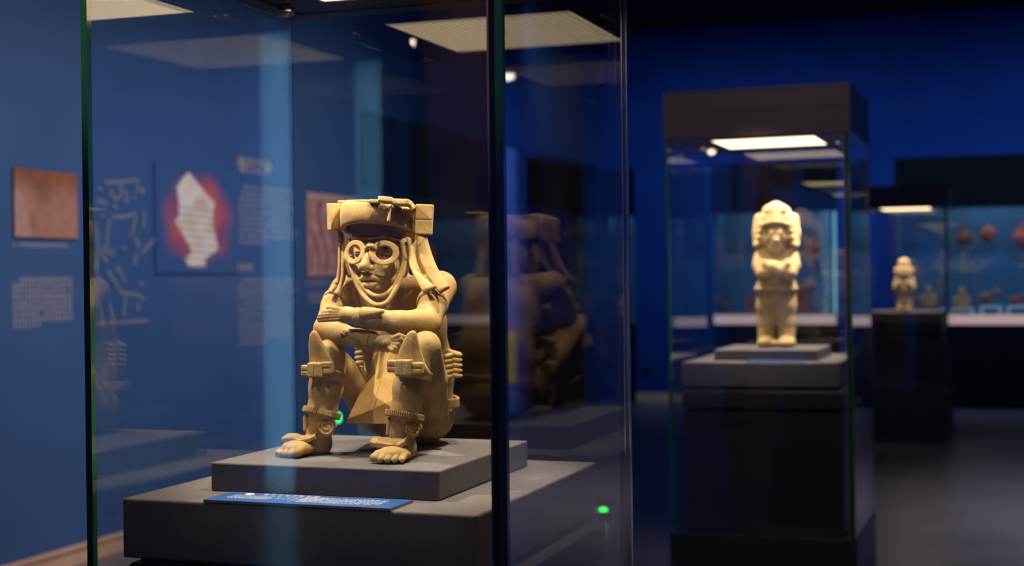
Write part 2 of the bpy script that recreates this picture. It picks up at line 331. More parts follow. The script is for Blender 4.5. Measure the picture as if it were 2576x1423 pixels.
# ---------------------------------------------------------------- display case (freestanding, four sheets of glass)
CW, CD = 0.716, 0.700
GT = 0.012
def display_case(name, label, y0, xc=-1.064, plinth=True, lean=0.0, extra=None, fixtures=True, lamp_y=-0.205):
    t = thing(name, label, 'display case', (xc, y0 + CD / 2, 0)); hx, hy = CW / 2, CD / 2
    boxes('base', [(-hx - 0.004, hx + 0.004, -hy - 0.004, hy + 0.004, 0.0, 0.375)], M['metal'], t, 0.003)
    boxes('plinth_column', [(-hx + 0.05, hx - 0.05, -hy + 0.045, hy - 0.045, 0.376, 0.855)], M['metal'], t, 0.004)
    boxes('recess_gap', [(-hx + 0.062, hx - 0.062, -hy + 0.057, hy - 0.057, 0.855, 0.951)], M['case_dark'], t)
    bm = bmesh.new(); X0, Y0 = hx - 0.046, hy - 0.033; z = [0.868, 0.93, 0.942]; pts = [(X0, Y0, z[0]), (X0, Y0, z[1]), (X0 - 0.010, Y0 - 0.010, z[2])]
    rings = [[bm.verts.new((sx * p[0], sy * p[1], p[2])) for sx, sy in ((-1, -1), (1, -1), (1, 1), (-1, 1))] for p in pts]
    for a, b in zip(rings, rings[1:]):
        for i in range(4): bm.faces.new([a[i], a[(i + 1) % 4], b[(i + 1) % 4], b[i]])
    bm.faces.new(rings[0][::-1]); bm.faces.new(rings[-1])
    me = bpy.data.meshes.new('metal_band'); bm.to_mesh(me); bm.free(); link('metal_band', me, M['metal'], t)
    e = 0.0005
    for nm, b in (('glass_pane', (-hx + GT, hx - 2 * GT, -hy, -hy + GT, 0.376, 1.925)), ('glass_pane', (-hx + GT, hx - GT, hy - GT, hy, 0.376, 1.925)),
                  ('glass_pane', (-hx, -hx + GT, -hy + GT, hy - GT, 0.376, 1.925)), ('glass_pane', (hx - GT, hx, -hy + GT, hy - GT, 0.376, 1.925))):
        boxes(nm, [b], M['glass'], t)
    boxes('glass_edge', [(-hx, -hx + GT - e, -hy, -hy + GT - e, 0.376, 1.925)], M['edge'], t)
    boxes('glass_edge', [(hx - GT, hx, -hy, -hy + GT - e, 0.376, 1.925)], M['edge'], t)
    boxes('glass_joint', [(hx - 2 * GT + 0.003, hx - GT - e, -hy, -hy + GT, 0.376, 1.925)], M['edge_dark'], t)
    boxes('seam', [(hx - 2 * GT, hx - 2 * GT + 0.0028, -hy, -hy + GT, 0.376, 1.925)], M['seam'], t)  # pale strip carrying the bevel's painted highlight
    boxes('seam', [(hx - GT + e, hx - 0.003, hy - GT + e, hy - 0.001, 0.376, 1.925)], M['metal'], t)
    boxes('seam', [(hx - GT + e, hx - GT + 0.0025, hy - GT - 0.001, hy - GT + e, 0.376, 1.925), (hx - 0.003, hx - 0.0008, hy - GT + e, hy - 0.001, 0.376, 1.925)], M['chrome'], t)
    boxes('seam', [(-hx + GT - 0.0012, -hx + GT - e, hy - GT, hy - GT + 0.002, 0.376, 1.925)], M['edge_dark'], t)
    # cap: shell open below, stepped frames, honeycomb light
    zb, zt = 1.9255, 2.103; o_ = 0.004; fw = 0.05
    bs = [(-hx - o_, hx + o_, -hy - o_, -hy + fw, zb, zt), (-hx - o_, hx + o_, hy - fw, hy + o_, zb, zt), (-hx - o_, -hx + fw, -hy + fw, hy - fw, zb, zt), (hx - fw, hx + o_, -hy + fw, hy - fw, zb, zt),
          (-hx + fw, hx - fw, -hy + fw, hy - fw, 1.99, zt - 0.002)]
    boxes('cap', bs, M['cap'], t)
    boxes('cap_trim', [(-hx - o_ - 0.002, hx + o_ + 0.002, -hy - o_ - 0.002, hy + o_ + 0.002, zt, zt + 0.008)], M['cap'], t, 0.002)
    boxes('cap_groove', [(-hx - o_ - 0.0015, hx + o_ + 0.0015, -hy - o_ - 0.0015, -hy - o_ + 0.0005, zb + 0.098, zb + 0.106)], M['cap'], t)
    f1, f2 = 0.012, 0.055
    boxes('light_frame', [(-hx + f1, hx - f1, -hy + f1, -hy + f2, zb - 0.0025, zb - 0.0005), (-hx + f1, hx - f1, hy - f2, hy - f1, zb - 0.0025, zb - 0.0005),
                          (-hx + f1, -hx + f2, -hy + f2, hy - f2, zb - 0.0025, zb - 0.0005), (hx - f2, hx - f1, -hy + f2, hy - f2, zb - 0.0025, zb - 0.0005)], M['under'], t)
    p = 0.205; zz = 1.9265
    boxes('ceiling_plate', [(-hx + fw, -p, -hy + fw, hy - fw, zz, zz + 0.01), (p, hx - fw, -hy + fw, hy - fw, zz, zz + 0.01), (-p, p, -hy + fw, -p, zz, zz + 0.01), (-p, p, p, hy - fw, zz, zz + 0.01)], M['under'], t)
    boxes('light_panel', [(-p, p, -p, p, zz + 0.002, zz + 0.012)], M['louver'], t)
    if fixtures:
        for lx, ly in ((-0.285, lamp_y), (0.285, lamp_y), (-0.285, 0.20), (0.285, 0.20)):
            c = lathe('spot_lamp', [(0.0, 0.0), (0.009, 0.0), (0.014, -0.004), (0.016, -0.020), (0.012, -0.022), (0.011, -0.012), (0.0, -0.012)], M['chrome'], t, (lx, ly, zz), 18)
            lathe('lamp_lens', [(0.0, -0.0135), (0.0105, -0.0135)], M['lens_soft'], c, (0, 0, 0), 18)
    # linen covered deck and raised block
    dx0, dx1, dy0, dy1 = -0.312, 0.300, -0.320, 0.302
    d = boxes('linen_deck', [(dx0, dx1, dy0, dy1, 0.951, 1.047)], M['linen'], t, 0.004, seg=3)
    if plinth: boxes('linen_riser', [(plinth[0], plinth[1], plinth[2], plinth[3], 1.0472, plinth[4])], M['linen'], t, 0.003, seg=3)
    if lean: t.rotation_euler = (0, lean, 0)
    return t
C1Y = 1.953
case1 = display_case('display_case', 'nearest tall glass display case with grey linen deck, holding the seated clay figure', C1Y, plinth=(-0.213, 0.196, -0.213, 0.212, 1.0945))
case2 = display_case('display_case', 'middle glass display case with a dark cap, holding the standing stone figure', 5.60, xc=-0.976, plinth=(-0.205, 0.205, -0.205, 0.205, 1.090), lean=-0.0065, lamp_y=-0.02)
case3 = display_case('display_case', 'farthest freestanding glass case, partly hidden behind the middle case, with a small stone figure', 12.6, xc=-0.985, plinth=None, lamp_y=-0.10)

# spot light heads inside the cases (the small lamps beside the honeycomb panels)
LAMPS = ((-0.285, -0.205), (0.285, -0.205), (-0.285, 0.20), (0.285, 0.20))
def case_spots(xc, yc, zt, ps, ang=66, fy=None):
    for (dx, dy), p in zip(LAMPS, ps):
        if fy is not None and dy < 0: dy = fy
        spot('case_spot_light', (xc + dx, yc + dy, 1.9035), (xc, yc + 0.01, zt), ang, p, WARM, 0.006)
case_spots(-1.064, C1Y + CD / 2, 1.28, (42, 24, 16, 34))
case_spots(-0.976, 5.95, 1.50, (54, 54, 10, 10), 84, -0.02)
case_spots(-0.985, 12.95, 1.40, (26, 26, 8, 8), 66, -0.10)

# ================================================================ THE SEATED CLAY FIGURE
OX, OY, OZ = -1.065, 2.30, 1.0947
def L(px, py, yl):
    p = at(px, py, 1, OY + yl); return np.array([p[0] - OX, yl, p[2] - OZ])
def Lz(py, yl=0.0, px=960): return L(px, py, yl)[2]
H1 = 0.0011
fig = thing('seated_figure', 'buff clay seated figure, arms folded on knees, with ring goggles and wide headband', 'statue', (OX, OY, OZ))
CL = M['clay']
S = Sculpt((-0.16, -0.19, -0.002), (0.18, 0.21, 0.40), H1)
# trunk
S.ell((0.006, 0.125, 0.052), (0.080, 0.068, 0.058), 0.02)
S.ell((0.004, 0.118, 0.130), (0.086, 0.062, 0.095), 0.03)
S.ell((0.004, 0.085, 0.215), (0.086, 0.058, 0.080), 0.03)
S.cap((-0.062, 0.050, 0.268), (0.078, 0.050, 0.272), 0.032, 0.035, 0.02)
S.cap((0.0, 0.055, 0.265), (-0.006, 0.035, 0.335), 0.034, 0.030, 0.014)
S.ell((0.0, 0.075, 0.245), (0.07, 0.05, 0.06), 0.02)
# his left leg (right in the view)
kR = L(1073, 868, -0.078); hipR = np.array([0.052, 0.085, 0.055])
S.chain([kR, (kR + hipR) / 2 + np.array([0.004, 0, 0.004]), hipR], [0.0235, 0.031, 0.040], 0.008)
sR = [L(1066, 876, -0.083), L(1040, 930, -0.092), L(1031, 975, -0.095), L(1021, 1035, -0.095), L(1011, 1082, -0.092), L(1008, 1128, -0.088)]
S.chain(sR, [0.0235, 0.0265, 0.0272, 0.0240, 0.0185, 0.021], 0.010)
# his right leg (left in the view)
kL = L(828, 893, -0.066); hipL = np.array([-0.050, 0.085, 0.060])
S.chain([kL, (kL + hipL) / 2 + np.array([-0.004, 0, 0.006]), hipL], [0.0255, 0.028, 0.038], 0.008)
sL = [L(828, 897, -0.069), L(822, 930, -0.074), L(820, 975, -0.074), L(811, 1030, -0.072), L(805, 1075, -0.068), L(799, 1118, -0.060)]
S.chain(sL, [0.026, 0.0272, 0.0278, 0.0240, 0.0185, 0.022], 0.010)
# feet with five toes
def foot(ank, heel, ball, toes, ws):
    S.chain([ank, heel], [0.018, 0.018], 0.010)
    S.cap(heel, ball, 0.018, 0.0135, 0.010); S.ell(ball, (0.028, 0.028, 0.0145), 0.006)
    for (t, b, r) in toes: S.chain([b, (np.array(b) + t) / 2 + np.array([0, 0, 0.0015]), t], [r + 0.0010, r + 0.0006, r], 0.0020)
hR = np.array([0.084, -0.088, 0.018]); bR = np.array([0.083, -0.126, 0.0135])
toesR = []
for i, (tx, ty, r) in enumerate(((0.0600, -0.157, 0.0072), (0.0740, -0.161, 0.0056), (0.0860, -0.160, 0.0053), (0.0973, -0.157, 0.0051), (0.1075, -0.151, 0.0048))):
    toesR.append((np.array([tx, ty, r + 0.002]), (tx * 0.85 + 0.0125, -0.128, 0.0135), r))
foot(L(1008, 1095, -0.09), hR, bR, toesR, None)
hL = np.array([-0.088, -0.060, 0.018]); bL = np.array([-0.110, -0.098, 0.0135])
toesL = []
for (tx, ty, r) in ((-0.093, -0.131, 0.0072), (-0.106, -0.133, 0.0056), (-0.118, -0.130, 0.0053), (-0.129, -0.124, 0.0051), (-0.139, -0.116, 0.0048)):
    toesL.append((np.array([tx, ty, r + 0.002]), (tx * 0.85 - 0.012, ty + 0.030, 0.0135), r))
foot(L(800, 1092, -0.066), hL, bL, toesL, None)
T = Sculpt((-0.16, -0.19, -0.002), (0.18, 0.21, 0.40), H1); S, T = T, S
# his left arm (right in the view): shoulder, elbow, hand laid on the other forearm
aR = [L(1108, 722, 0.035), L(1090, 768, -0.012), L(1070, 812, -0.050), L(1002, 811, -0.078), L(950, 803, -0.092), L(912, 797, -0.100)]
S.chain(aR, [0.0285, 0.0235, 0.0245, 0.0190, 0.0165, 0.0138], 0.008)
pR = L(872, 791, -0.104); S.cap(aR[-1], pR, 0.0135, 0.0125, 0.005); S.ell(pR, (0.019, 0.0085, 0.013), 0.005)
for a, b, c_ in (((866, 779), (842, 775), (825, 774)), ((860, 783), (832, 783), (812, 785)), ((858, 788), (828, 790), (804, 793)), ((858, 794), (828, 796), (801, 800)), ((862, 801), (832, 803), (803, 806))):
    S.chain([L(*a, -0.108), L(*b, -0.106), L(*c_, -0.098)], [0.0044, 0.0040, 0.0032], 0.0007)
# his right arm (left in the view), forearm below, hand behind the other knee pad
aL = [L(868, 728, 0.035), L(840, 768, -0.002), L(820, 828, -0.048), L(862, 842, -0.066), L(905, 851, -0.082), L(940, 858, -0.092)]
S.chain(aL, [0.0265, 0.0215, 0.0205, 0.0175, 0.0150, 0.0125], 0.008)
pL = L(975, 861, -0.098); S.cap(aL[-1], pL, 0.012, 0.012, 0.005); S.ell(L(985, 862, -0.098), (0.015, 0.010, 0.013), 0.005)
for a, b, c_ in (((990, 850), (1004, 844), (1018, 848)), ((992, 856), (1008, 853), (1020, 860)), ((990, 864), (1004, 865), (1014, 872)), ((986, 870), (998, 874), (1008, 881)), ((978, 872), (988, 880), (1000, 886))):
    S.chain([L(*a, -0.104), L(*b, -0.108), L(*c_, -0.102)], [0.0050, 0.0046, 0.0038], 0.0007)
Kz = (0.0012 + 0.0110 * np.clip((S.lo[2] + S.h * np.arange(S.n[2]) - 0.258) / 0.02, 0, 1)).astype(np.float32)[None, None, :]
hh_ = np.clip(0.5 + 0.5 * (T.D - S.D) / Kz, 0, 1); T.D = T.D * (1 - hh_) + S.D * hh_ - Kz * hh_ * (1 - hh_); S, T = T, S
# head
hx = -0.006
S.ell((hx, 0.036, 0.352), (0.053, 0.055, 0.062), 0.010)
S.ell((hx, 0.012, 0.305), (0.036, 0.036, 0.034), 0.014)
S.ell((hx, -0.012, 0.288), (0.017, 0.014, 0.014), 0.012)
for sx in (-1, 1):
    S.ell((hx + sx * 0.028, -0.005, 0.322), (0.014, 0.014, 0.012), 0.010)       # cheek
    S.ell((hx + sx * 0.027, -0.020, 0.347), (0.0155, 0.020, 0.0145), 0.003, 'sub')  # eye socket
    S.ell((hx + sx * 0.027, -0.0020, 0.3465), (0.0125, 0.0085, 0.0080), 0.002)     # lid
    S.box((hx + sx * 0.027, -0.0105, 0.3460), (0.0085, 0.004, 0.0010), 0.0008, 0.001, 'sub')
S.chain([(hx, -0.020, 0.360), (hx, -0.036, 0.334), (hx, -0.044, 0.3225)], [0.0050, 0.0070, 0.0090], 0.003)
for sx in (-1, 1): S.ell((hx + sx * 0.0095, -0.0365, 0.3190), (0.0058, 0.0075, 0.0055), 0.003)
S.chain([(hx - 0.021, -0.0185, 0.2985), (hx - 0.007, -0.0300, 0.3035), (hx, -0.0305, 0.3020), (hx + 0.007, -0.0300, 0.3035), (hx + 0.021, -0.0185, 0.2985)], [0.0036, 0.0056, 0.0050, 0.0056, 0.0036], 0.0016)
S.chain([(hx - 0.014, -0.0205, 0.2935), (hx - 0.005, -0.0275, 0.2900), (hx + 0.005, -0.0275, 0.2900), (hx + 0.014, -0.0205, 0.2945)], [0.0034, 0.0056, 0.0056, 0.0034], 0.0016)
S.cap((hx - 0.014, -0.031, 0.2972), (hx + 0.014, -0.031, 0.2972), 0.0013, None, 0.001, 'sub')
# ridge above the brow
for sx in (-1, 1): S.chain([(hx, -0.024, 0.3705), (hx + sx * 0.028, -0.019, 0.3720), (hx + sx * 0.052, 0.010, 0.3640)], [0.0024, 0.0026, 0.0024], 0.002)
S.ell((0.004, 0.095, -0.030), (0.2, 0.2, 0.0305), 0.001, 'sub')
S.mesh('body', CL, fig)

# cap of hair above the brow, under the band
S = Sculpt((-0.075, -0.045, 0.350), (0.065, 0.110, 0.415), H1)
S.ell((hx, 0.034, 0.392), (0.0590, 0.0510, 0.047), 0.002); S.ell((hx, 0.019, 0.402), (0.0615, 0.0615, 0.008), 0.002); S.box((hx, -0.02, 0.347), (0.09, 0.048, 0.0245), 0.002, 0.002, 'sub')
S.mesh('hair_cap', CL, fig)

# goggles: two flat rings
def ring_part(name, c, rad, tube, R, flat=1.0, h=0.0011):
    s_ = Sculpt(np.array(c) - rad - tube * 3 - 0.004, np.array(c) + rad + tube * 3 + 0.004, h); s_.ring(c, rad, tube, R, 0.001, 'add', flat, 0.83); return s_
for (px, py, yaw, yl) in ((966, 636, 20, -0.029), (893, 634, -22, -0.027)):
    c = L(px, py, yl); R = rotm(math.radians(90 - 10), 0, math.radians(yaw))
    ring_part('goggle_ring', c, 0.0204, 0.0023, R, 2.6).mesh('goggle_ring', CL, fig)
br = [L(919, 626, -0.034), L(927, 618, -0.038), L(937, 618, -0.038), L(945, 624, -0.035)]
sc_of(br, 0.01, 0.001).chain(br, [0.0035] * 4, 0.002).mesh('goggle_bridge', CL, fig)

# chin straps
def tube_part(name, pts, rad, n=26, h=0.0012, flat=None):
    P = spline(pts, n); s_ = sc_of(P, rad + 0.006, h)
    for i in range(len(P) - 1): s_.cap(P[i], P[i + 1], rad, rad, 0.0005)
    return s_.mesh(name, CL, fig)
yy = lambda px: -0.034 + 0.030 * min(1, (abs(px - 948) / 72.0)) ** 1.6
tube_part('chin_strap', [L(a, b, yy(a)) for a, b in ((882, 645), (889, 672), (897, 694), (910, 715), (928, 735), (947, 744), (972, 739), (996, 713), (1009, 683), (1018, 648))], 0.0037)
tube_part('chin_strap', [L(a, b, yy(a) - 0.004) for a, b in ((876, 642), (882, 665), (893, 702), (910, 736), (931, 759), (949, 767), (972, 761), (993, 732), (1007, 702), (1023, 662))], 0.0044)
s_ = Sculpt((0.030, -0.04, 0.285), (0.085, 0.06, 0.39), 0.0013)
s_.chain([L(1020, 612, 0.005), L(1026, 650, 0.0), L(1016, 690, 0.0)], [0.010, 0.009, 0.006], 0.004); s_.mesh('ear_flap', CL, fig)
s_ = Sculpt((-0.10, -0.04, 0.285), (-0.030, 0.06, 0.39), 0.0013)
s_.chain([L(876, 612, 0.01), L(872, 650, 0.005), L(880, 690, 0.005)], [0.009, 0.008, 0.006], 0.004); s_.mesh('ear_flap', CL, fig)

# headband: open ring, arched lower rim
def headband():
    n = 96; V = []; Fq = []; cx, cy = hx, 0.018; ang = np.linspace(0, 2 * math.pi, n, endpoint=False)
    for a in ang:
        fr = 0.5 - 0.5 * math.sin(a); side = abs(math.cos(a)); rt = max(0, math.cos(a))
        zb = 0.3755 + 0.0205 * fr ** 2; zt = 0.4330 - 0.011 * rt + 0.0012 * math.sin(5 * a)
        ro = 0.0665 + 0.0012 * math.sin(3 * a + 1); zmid = (zb + zt) / 2
        prof = [(ro - 0.0005, zb + 0.0015), (ro + 0.0022, zb + 0.006), (ro + 0.003, zmid), (ro + 0.0010, zt - 0.004), (ro - 0.0015, zt), (ro - 0.006, zt - 0.0005), (ro - 0.0075, zt - 0.005), (ro - 0.0065, zmid), (ro - 0.0075, zb + 0.004), (ro - 0.004, zb)]
        V += [(cx + r * math.cos(a), cy + r * math.sin(a), z) for r, z in prof]
    k = 10
    for i in range(n):
        for j in range(k): Fq.append((i * k + j, ((i + 1) % n) * k + j, ((i + 1) % n) * k + (j + 1) % k, i * k + (j + 1) % k))
    return from_np('headband', V, Fq, CL, fig)
headband()
# top of the skull seen inside the open ring, and the column behind
s_ = Sculpt((-0.05, 0.02, 0.30), (0.04, 0.12, 0.43), 0.002); s_.chain([(hx, 0.060, 0.31), (hx, 0.068, 0.40)], [0.030, 0.026], 0.004); s_.mesh('back_column', CL, fig)

def rot_basis(xv, yv):
    x = np.array(xv, float); x /= np.linalg.norm(x); y = np.array(yv, float); y -= (y @ x) * x; y /= np.linalg.norm(y); return np.stack([x, y, np.cross(x, y)], 1)
# side blocks of the headdress
def block(name, c, half, R, groove=None):
    s_ = Sculpt(np.array(c) - max(half) - 0.008, np.array(c) + max(half) + 0.008, 0.0012); s_.box(c, half, 0.0022, 0.001, 'add', R)
    for g in (groove or []):
        R_ = np.array(R); s_.box(np.array(c) + R_ @ np.array(g[0]), g[1], 0.0005, 0.0008, 'sub', R)
    return s_.mesh(name, CL, fig)
cR = L(1067, 552, -0.008)
block('headdress_block', cR, (0.0155, 0.0042, 0.0262), rotm(math.radians(-4), math.radians(3), math.radians(14)), [((0, -0.0045, -0.001), (0.02, 0.0016, 0.0010))])
block('headdress_block', L(1050, 551, 0.002), (0.0052, 0.012, 0.0240), rotm(0, math.radians(3), math.radians(8)))
cL_ = L(842, 546, -0.005)
block('headdress_block', cL_, (0.0060, 0.0135, 0.0240), rotm(0, math.radians(-3), math.radians(-28)))
# tabs folded over the top rim
for (px, py, yl, half, rr) in ((973, 503, -0.050, (0.0125, 0.013, 0.0046), (-6, 6, 8)), (1010, 510, -0.030, (0.0165, 0.020, 0.0050), (-4, 3, 12)), (1036, 519, -0.004, (0.009, 0.018, 0.0040), (0, 48, 14)),
                              (945, 507, -0.040, (0.0100, 0.012, 0.0036), (0, 3, 5)), (922, 508, -0.018, (0.016, 0.016, 0.0032), (0, 0, 20)), (872, 509, 0.020, (0.0130, 0.0120, 0.0032), (0, 3, 0)), (905, 508, 0.055, (0.020, 0.018, 0.0035), (0, 0, 0))):
    block('headdress_tab', L(px, py, yl), half, rotm(*[math.radians(q) for q in rr]))
bl = [L(984, 518, -0.0480), L(977, 554, -0.0505)]
sc_of(bl, 0.01, 0.001).chain(bl, [0.0012, 0.0030], 0.001).mesh('headband_rib', CL, fig)

# ribbons hanging beside the face
def ribbon(name, left, right, th=0.0042, n=22):
    A = spline(left, n); B = spline(right, n); V = []; Fq = []
    for i in range(n):
        j0, j1 = max(0, i - 1), min(n - 1, i + 1); t = (A[j1] + B[j1]) - (A[j0] + B[j0]); w_ = B[i] - A[i]; nn = np.cross(w_, t); nn /= np.linalg.norm(nn) + 1e-9
        if nn[1] > 0: nn = -nn
        w_ /= np.linalg.norm(w_); e = 0.0012
        V += [A[i] + nn * (th / 2 - e), A[i] + w_ * e + nn * th / 2, (A[i] + B[i]) / 2 + nn * (th / 2 + 0.0008), B[i] - w_ * e + nn * th / 2, B[i] + nn * (th / 2 - e),
              B[i] - nn * (th / 2 - e), B[i] - w_ * e - nn * th / 2, (A[i] + B[i]) / 2 - nn * th / 2, A[i] + w_ * e - nn * th / 2, A[i] - nn * (th / 2 - e)]
    k = 10
    for i in range(n - 1):
        for j in range(k): Fq.append((i * k + j, i * k + (j + 1) % k, (i + 1) * k + (j + 1) % k, (i + 1) * k + j))
    o = from_np(name, V, Fq, CL, fig); bm = bmesh.new(); bm.from_mesh(o.data); bm.verts.ensure_lookup_table()
    for e_ in (0, n - 1): bm.faces.new([bm.verts[e_ * k + j] for j in range(k)])
    bmesh.ops.recalc_face_normals(bm, faces=bm.faces[:]); bm.to_mesh(o.data); bm.free(); return o
rp = lambda pts: [L(a, b, c) for a, b, c in pts]
ribbon('hair_ribbon', rp([(1048, 588, -.012), (1051, 625, -.014), (1060, 660, -.018), (1080, 700, -.026), (1106, 737, -.036)]), rp([(1073, 594, -.004), (1087, 640, -.006), (1102, 677, -.010), (1118, 702, -.016), (1131, 722, -.026)]), 0.0062)
ribbon('hair_ribbon', rp([(1022, 596, -.010), (1030, 625, -.014), (1029, 655, -.020), (1040, 690, -.032), (1065, 737, -.048)]), rp([(1046, 606, .004), (1044, 645, -.002), (1055, 680, -.014), (1075, 705, -.028), (1098, 722, -.042)]), 0.0055)
ribbon('hair_ribbon', rp([(852, 580, .000), (853, 640, -.004), (850, 690, -.010), (842, 715, -.018), (826, 734, -.030)]), rp([(862, 580, .020), (861, 640, .014), (858, 690, .006), (850, 716, -.006), (836, 739, -.020)]), 0.0050)
ribbon('hair_ribbon', rp([(862, 600, .004), (860, 650, -.004), (859, 700, -.014), (850, 722, -.022), (838, 737, -.034)]), rp([(872, 600, .018), (873, 650, .010), (868, 690, .000), (862, 715, -.010), (853, 746, -.026)]), 0.0052)
for q in ((-0.038, 0.072), (0.036, 0.074)):      # two at the back
    ribbon('hair_ribbon', [np.array([q[0] - 0.007, q[1], 0.380]), np.array([q[0] * 1.0 - 0.007, q[1] + 0.016, 0.340]), np.array([q[0] * 1.1 - 0.008, q[1] + 0.030, 0.300])],
           [np.array([q[0] + 0.007, q[1], 0.380]), np.array([q[0] * 1.0 + 0.007, q[1] + 0.016, 0.340]), np.array([q[0] * 1.1 + 0.008, q[1] + 0.030, 0.300])], 0.005)

# apron: upper panel and flaring skirt, with a raised centre seam
def apron():
    rows = [(872, .046, .030), (889, .040, .030), (915, .033, .0305), (942, .024, .031), (950, .020, .0325), (972, .010, .036), (998, -.002, .039), (1030, -.020, .0415), (1066, -.043, .0440)]
    cxs = {872: 978, 889: 976, 915: 972, 942: 967, 950: 964, 972: 958, 998: 950, 1030: 939, 1066: 926}
    V = []; Fq = []; us = [-1, -0.94, -0.5, -0.08, -0.02, 0.02, 0.08, 0.5, 0.94, 1]; k = len(us)
    for side in (0, 1):
        for py, yl, hw in rows:
            c = L(cxs[py], py, yl)
            for u in us:
                d = 0.0045 if side == 0 else -0.0015
                g = 0.0016 if (side == 0 and abs(u) < 0.05) else 0.0; ed = 0.0020 if abs(u) > 0.97 else 0
                V.append((c[0] + u * hw, c[1] - d + g + ed * (1 if side == 0 else -1) + 0.006 * u * u, c[2] + (d - g) * 0.3))
    m_ = len(rows)
    def I(s, r, j): return s * m_ * k + r * k + j
    for r in range(m_ - 1):
        for j in range(k - 1):
            Fq.append((I(0, r + 1, j), I(0, r + 1, j + 1), I(0, r, j + 1), I(0, r, j))); Fq.append((I(1, r, j), I(1, r, j + 1), I(1, r + 1, j + 1), I(1, r + 1, j)))
        Fq.append((I(0, r, 0), I(1, r, 0), I(1, r + 1, 0), I(0, r + 1, 0))); Fq.append((I(0, r + 1, k - 1), I(1, r + 1, k - 1), I(1, r, k - 1), I(0, r, k - 1)))
    for j in range(k - 1):
        Fq.append((I(0, m_ - 1, j), I(1, m_ - 1, j), I(1, m_ - 1, j + 1), I(0, m_ - 1, j + 1))); Fq.append((I(0, 0, j + 1), I(1, 0, j + 1), I(1, 0, j), I(0, 0, j)))
    return from_np('apron', V, Fq, M['ochre'], fig, False)
apron()

# bracelets and cuffs
def cuff(name, a, b, ra, rb, wall=0.0, extra=()):
    a = np.array(a); b = np.array(b); s_ = sc_of([a, b] + [np.array(e[0]) for e in extra], max(ra, rb) + 0.014, 0.0012); d = (b - a) / np.linalg.norm(b - a)
    s_.cap(a, b, ra, rb, 0.001)
    for e in extra: s_.cap(e[0], e[1], e[2], e[3], 0.002)
    # flat ends
    Rb = rot_basis(d, (0, 0, 1) if abs(d[2]) < 0.9 else (0, 1, 0))
    for sgn, p_ in ((-1, a), (1, b)):
        if extra and sgn == 1: continue
        s_.box(p_ + sgn * d * 0.030, (0.030, 0.05, 0.05), 0.001, 0.001, 'sub', Rb)
    return s_.mesh(name, CL, fig)
cuff('wrist_cuff', L(913, 797, -0.100), L(893, 796, -0.102), 0.0158, 0.0155)
s_ = sc_of([L(912, 792, -.112), L(968, 780, -.112)], 0.025, 0.0012)
s_.chain([L(918, 790, -.104), L(940, 787, -.106), L(962, 783, -.110)], [0.0128, 0.0085, 0.0040], 0.003); s_.mesh('cuff_flap', CL, fig)
cuff('wrist_cuff', L(917, 852, -0.086), L(938, 857, -0.092), 0.0155, 0.0150)
s_ = sc_of([L(918, 852, -.10), L(862, 830, -.09)], 0.025, 0.0012)
s_.chain([L(914, 850, -.092), L(892, 842, -.090), L(868, 832, -.084)], [0.0120, 0.0100, 0.0040], 0.003)
s_.ell(L(880, 828, -.1015), (0.0022, 0.002, 0.0018), 0.001); s_.mesh('cuff_flap', CL, fig)
def armband(c, d, rad, tube, flat):
    d = np.array(d, float); d /= np.linalg.norm(d); x = np.cross(d, (0, 1, 0.1)); Rb = np.stack([x / np.linalg.norm(x), np.cross(d, x / np.linalg.norm(x)), d], 1)
    s_ = Sculpt(np.array(c) - rad - 0.012, np.array(c) + rad + 0.012, 0.0012)
    for q in np.linspace(-flat, flat, 5): s_.ring(np.array(c) + d * q, rad, tube, Rb, 0.003)
    return s_.mesh('armband', CL, fig)
armband(L(1089, 762, -0.008), aR[1] - aR[0], 0.0245, 0.0027, 0.0045)
armband(L(846, 758, 0.004), aL[1] - aL[0], 0.0215, 0.0025, 0.0035)

# belt, back knot of beads
s_ = Sculpt((-0.13, 0.02, 0.05), (0.13, 0.21, 0.12), 0.0016)
for q in np.linspace(-0.006, 0.006, 4):
    n_ = 60; A_ = np.linspace(-0.35, math.pi + 0.35, n_); P = [(0.005 + 0.0900 * math.cos(a), 0.118 + 0.066 * math.sin(a), 0.085 + q - 0.010 * math.cos(a)) for a in A_]
    for i in range(n_ - 1): s_.cap(P[i], P[i + 1], 0.0030, 0.0030, 0.001)
s_.mesh('belt', CL, fig)
for (px, py, yl) in ((1139, 921, 0.072), (917, 898, 0.112)):
    c0 = L(px, py, yl); R0 = np.array(rotm(0, 0, math.radians(10)))
    for r in range(5):
        z = 0.0185 - r * 0.0092
        for q in (-1, 1):
            c = c0 + R0 @ np.array([q * 0.0075, -0.004 * (q < 0), z + (0.003 if q > 0 else 0)])
            s_ = Sculpt(c - 0.016, c + 0.016, 0.0011); s_.ell(c, (0.0105, 0.0095, 0.0052), 0.001, 'add', rotm(0, math.radians(q * 12), 0)); s_.mesh('knot_bead', CL, fig)
bk = [L(1128, 884, .08), L(1146, 890, .08), L(1154, 900, .078)]
sc_of(bk, 0.012, 0.0012).chain(bk, [0.006, 0.005, 0.005], 0.003).mesh('knot_bead', CL, fig)

